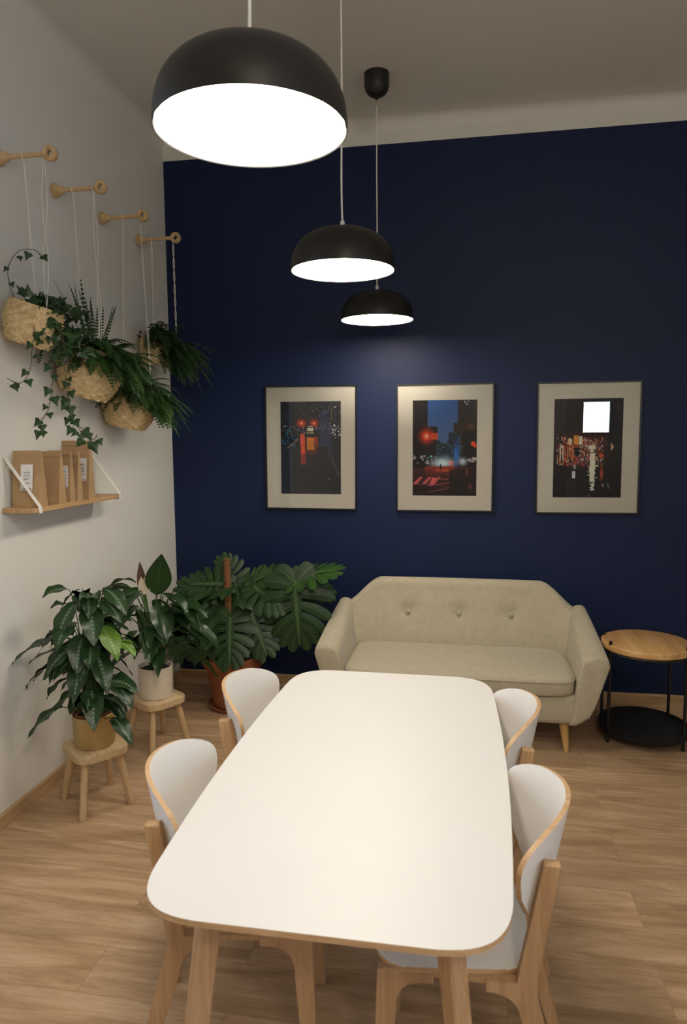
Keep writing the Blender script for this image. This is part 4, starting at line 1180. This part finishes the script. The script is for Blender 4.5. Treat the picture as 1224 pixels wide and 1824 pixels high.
def bag(x, y, w, d, h, label, lab=None, seed=0, rz=0, w2=None):
    random.seed(seed)
    t = thing('paper_bag', label, 'paper bag', (x, y, 1.378), rz, 'kraft paper bags on the wall shelf')
    bm = bmesh.new(); nz, nx_ = 16, 10; ringv = []
    for k in range(nz + 1):
        v = k / nz; dd = d * (1 - v) ** .75 + .004 if v > .12 else d; ww = w * (.96 + .04 * v)
        ring = []
        for i in range(nx_ + 1): ring.append((-ww / 2 + ww * i / nx_, -dd / 2 - .003 * math.sin(i / nx_ * PI) * (1 - v)))
        for i in range(nx_ + 1): ring.append((ww / 2 - ww * i / nx_, dd / 2))
        am = .0016 * math.sin(PI * v)
        ringv.append([bm.verts.new((px, py + random.uniform(-am, am) * 1.5, h * v)) for px, py in ring])
    for a, b in zip(ringv, ringv[1:]):
        for i in range(len(a)): bm.faces.new((a[i], a[(i + 1) % len(a)], b[(i + 1) % len(a)], b[i]))
    bm.faces.new(ringv[0][::-1]); bm.faces.new(ringv[-1])
    b_ = finish('bag_body', bm, M['kraft'], t, angle=25)
    def yf(z): v = z / h; dd = d * (1 - v) ** .75 + .004 if v > .12 else d; return -dd / 2 - .003 * (1 - v) - .0022
    bm = bmesh.new(); z0 = h * .90
    box(bm, -w / 2 + .002, w / 2 - .002, yf(z0) - .001, yf(z0) + .0005, z0, z0 + .004); finish('zip_seal', bm, M['kraft'], t, smooth=False)
    if lab:
        lx, lw, lz0, lz1 = lab; bm = bmesh.new(); prev = None; n_ = 6
        for k in range(n_ + 1):
            z = lz0 + (lz1 - lz0) * k / n_; y_ = yf(z) - .0016; cur = [bm.verts.new((lx - lw / 2, y_, z)), bm.verts.new((lx + lw / 2, y_, z))]
            if prev: bm.faces.new((prev[0], prev[1], cur[1], cur[0]))
            prev = cur
        lb = finish('paper_label', bm, M['label'], t, smooth=False)
        bm = bmesh.new()
        for r_ in range(4):      # handwritten marks
            zz = lz1 - (lz1 - lz0) * (.30 + .14 * r_); pts = []
            for k in range(15): pts.append((lx + lw * (-.26 + .52 * k / 14), yf(zz) - .0026, zz + random.uniform(-.006, .006)))
            tube(bm, pts, .0007, 4)
        for k in range(5): zz = lz0 + .003; box(bm, lx - lw * .4 + lw * .17 * k, lx - lw * .4 + lw * .17 * k + lw * random.uniform(.04, .12), yf(zz) - .0024, yf(zz) - .0018, zz, zz + random.uniform(.003, .007))
        finish('ink_marks', bm, M['ink'], lb, smooth=False)
    return t
bag(.080, -1.715, .128, .07, .245, 'kraft paper bag with a white label, nearest on the shelf by the strap', (.006, .056, .075, .185), 1, R(3))
bag(.088, -1.570, .125, .055, .238, 'crinkled kraft paper bag without visible label, second on the shelf', None, 2, R(-2))
bag(.090, -1.488, .118, .045, .240, 'kraft paper bag with a partly hidden narrow label, third on the shelf', (.030, .038, .07, .17), 3, R(2))
bag(.090, -1.420, .118, .045, .238, 'crinkled kraft paper bag tucked in front of the tall one, fourth on the shelf', None, 4, R(-1))
bag(.077, -1.318, .150, .06, .285, 'tallest kraft paper bag with a white label, farthest on the shelf', (.042, .042, .09, .20), 5, 0)

# ------------------------------------------------------------------ lit box on the rear wall (seen mirrored in the right picture's glass)
t = thing('wall_light_box', 'lit white light box mounted on the rear wall', 'light', (3.84, YR, 1.92))
bm = bmesh.new(); box(bm, -.20, .20, 0, .06, -.24, .24, .004, 1); finish('housing', bm, M['black_plastic'], t, smooth=False)
bm = bmesh.new(); box(bm, -.185, .185, .06, .063, -.225, .225); finish('lit_panel', bm, M['panel_lit'], t, smooth=False)

t = thing('fill_globe', 'opal glass globe added out of view as fill light in the rear part of the room', 'lamp', (2.7, -5.5, 3.02))  # added out of view to brighten the upper walls and ceiling
bm = bmesh.new(); lathe(bm, [(.02, .20)] + [(.2 * math.sin(PI * k / 24), .2 * math.cos(PI * k / 24)) for k in range(3, 24)] + [(.002, -.2)], 48); finish('globe', bm, M['fill_globe_lit'], t)
bm = bmesh.new(); lathe(bm, [(.05, .185), (.052, .22), (.02, .235), (.004, .237)], 32); finish('cap', bm, M['black_plastic'], t)
bm = bmesh.new(); tube(bm, [(0, 0, .235), (0, 0, ZC - 3.02 - .02)], .004, 8); finish('cord', bm, M['cord'], t)
bm = bmesh.new(); lathe(bm, [(.05, ZC - 3.045), (.055, ZC - 3.04), (.055, ZC - 3.02)], 32); finish('ceiling_canopy', bm, M['black_plastic'], t)

# ------------------------------------------------------------------ daylight outside the window
wd = bpy.data.worlds.new('dusk'); bpy.context.scene.world = wd; wd.use_nodes = True
bg = wd.node_tree.nodes['Background']; bg.inputs[0].default_value = (.60, .74, 1., 1); bg.inputs[1].default_value = 2.6
ld = bpy.data.lights.new('window_portal', 'AREA'); ld.shape = 'RECTANGLE'; ld.size = WZ1 - WZ0; ld.size_y = WY1 - WY0
ld.cycles.is_portal = True
lo_ = bpy.data.objects.new('window_portal', ld); COL.objects.link(lo_); lo_.location = (-.075, (WY0 + WY1) / 2, (WZ0 + WZ1) / 2)
lo_.rotation_euler = (0, R(-90), 0)

l2 = bpy.data.lights.new('window_portal', 'AREA'); l2.shape = 'RECTANGLE'; l2.size = VZ1 - VZ0; l2.size_y = VY1 - VY0  # portal for the added right-wall window
l2.cycles.is_portal = True
o2 = bpy.data.objects.new('window_portal', l2); COL.objects.link(o2); o2.location = (XR + .13, (VY0 + VY1) / 2, (VZ0 + VZ1) / 2)
o2.rotation_euler = (0, R(90), 0)

# ------------------------------------------------------------------ camera
f_, yaw, pit, rol, cx, D, H = 1250.6193, R(10.042), R(6.2421), R(-.3987), 1.9679, 4.4953, 1.6797
F = Vector((-math.sin(yaw) * math.cos(pit), math.cos(yaw) * math.cos(pit), -math.sin(pit)))
Rr = Vector((math.cos(yaw), math.sin(yaw), 0)); U = Rr.cross(F)
R2 = math.cos(rol) * Rr + math.sin(rol) * U; U2 = -math.sin(rol) * Rr + math.cos(rol) * U
cd = bpy.data.cameras.new('camera'); cd.sensor_fit = 'VERTICAL'; cd.sensor_height = 36; cd.sensor_width = 36 * 1224 / 1824
cd.lens = 36 * f_ / 1824; cd.clip_start = .05
cd.dof.use_dof = True; cd.dof.focus_distance = 3.9; cd.dof.aperture_fstop = 4.5
co = bpy.data.objects.new('camera', cd); COL.objects.link(co)
mw = Matrix(((R2.x, U2.x, -F.x, cx), (R2.y, U2.y, -F.y, -D), (R2.z, U2.z, -F.z, H), (0, 0, 0, 1))); co.matrix_world = mw
sc = bpy.context.scene; sc.camera = co
sc.view_settings.view_transform = 'Standard'; sc.view_settings.look = 'None'; sc.view_settings.gamma = 1
sc.view_settings.use_curve_mapping = False; sc.view_settings.exposure = 0.36
sc.cycles.max_bounces = 10; sc.cycles.diffuse_bounces = 5; sc.cycles.transparent_max_bounces = 12
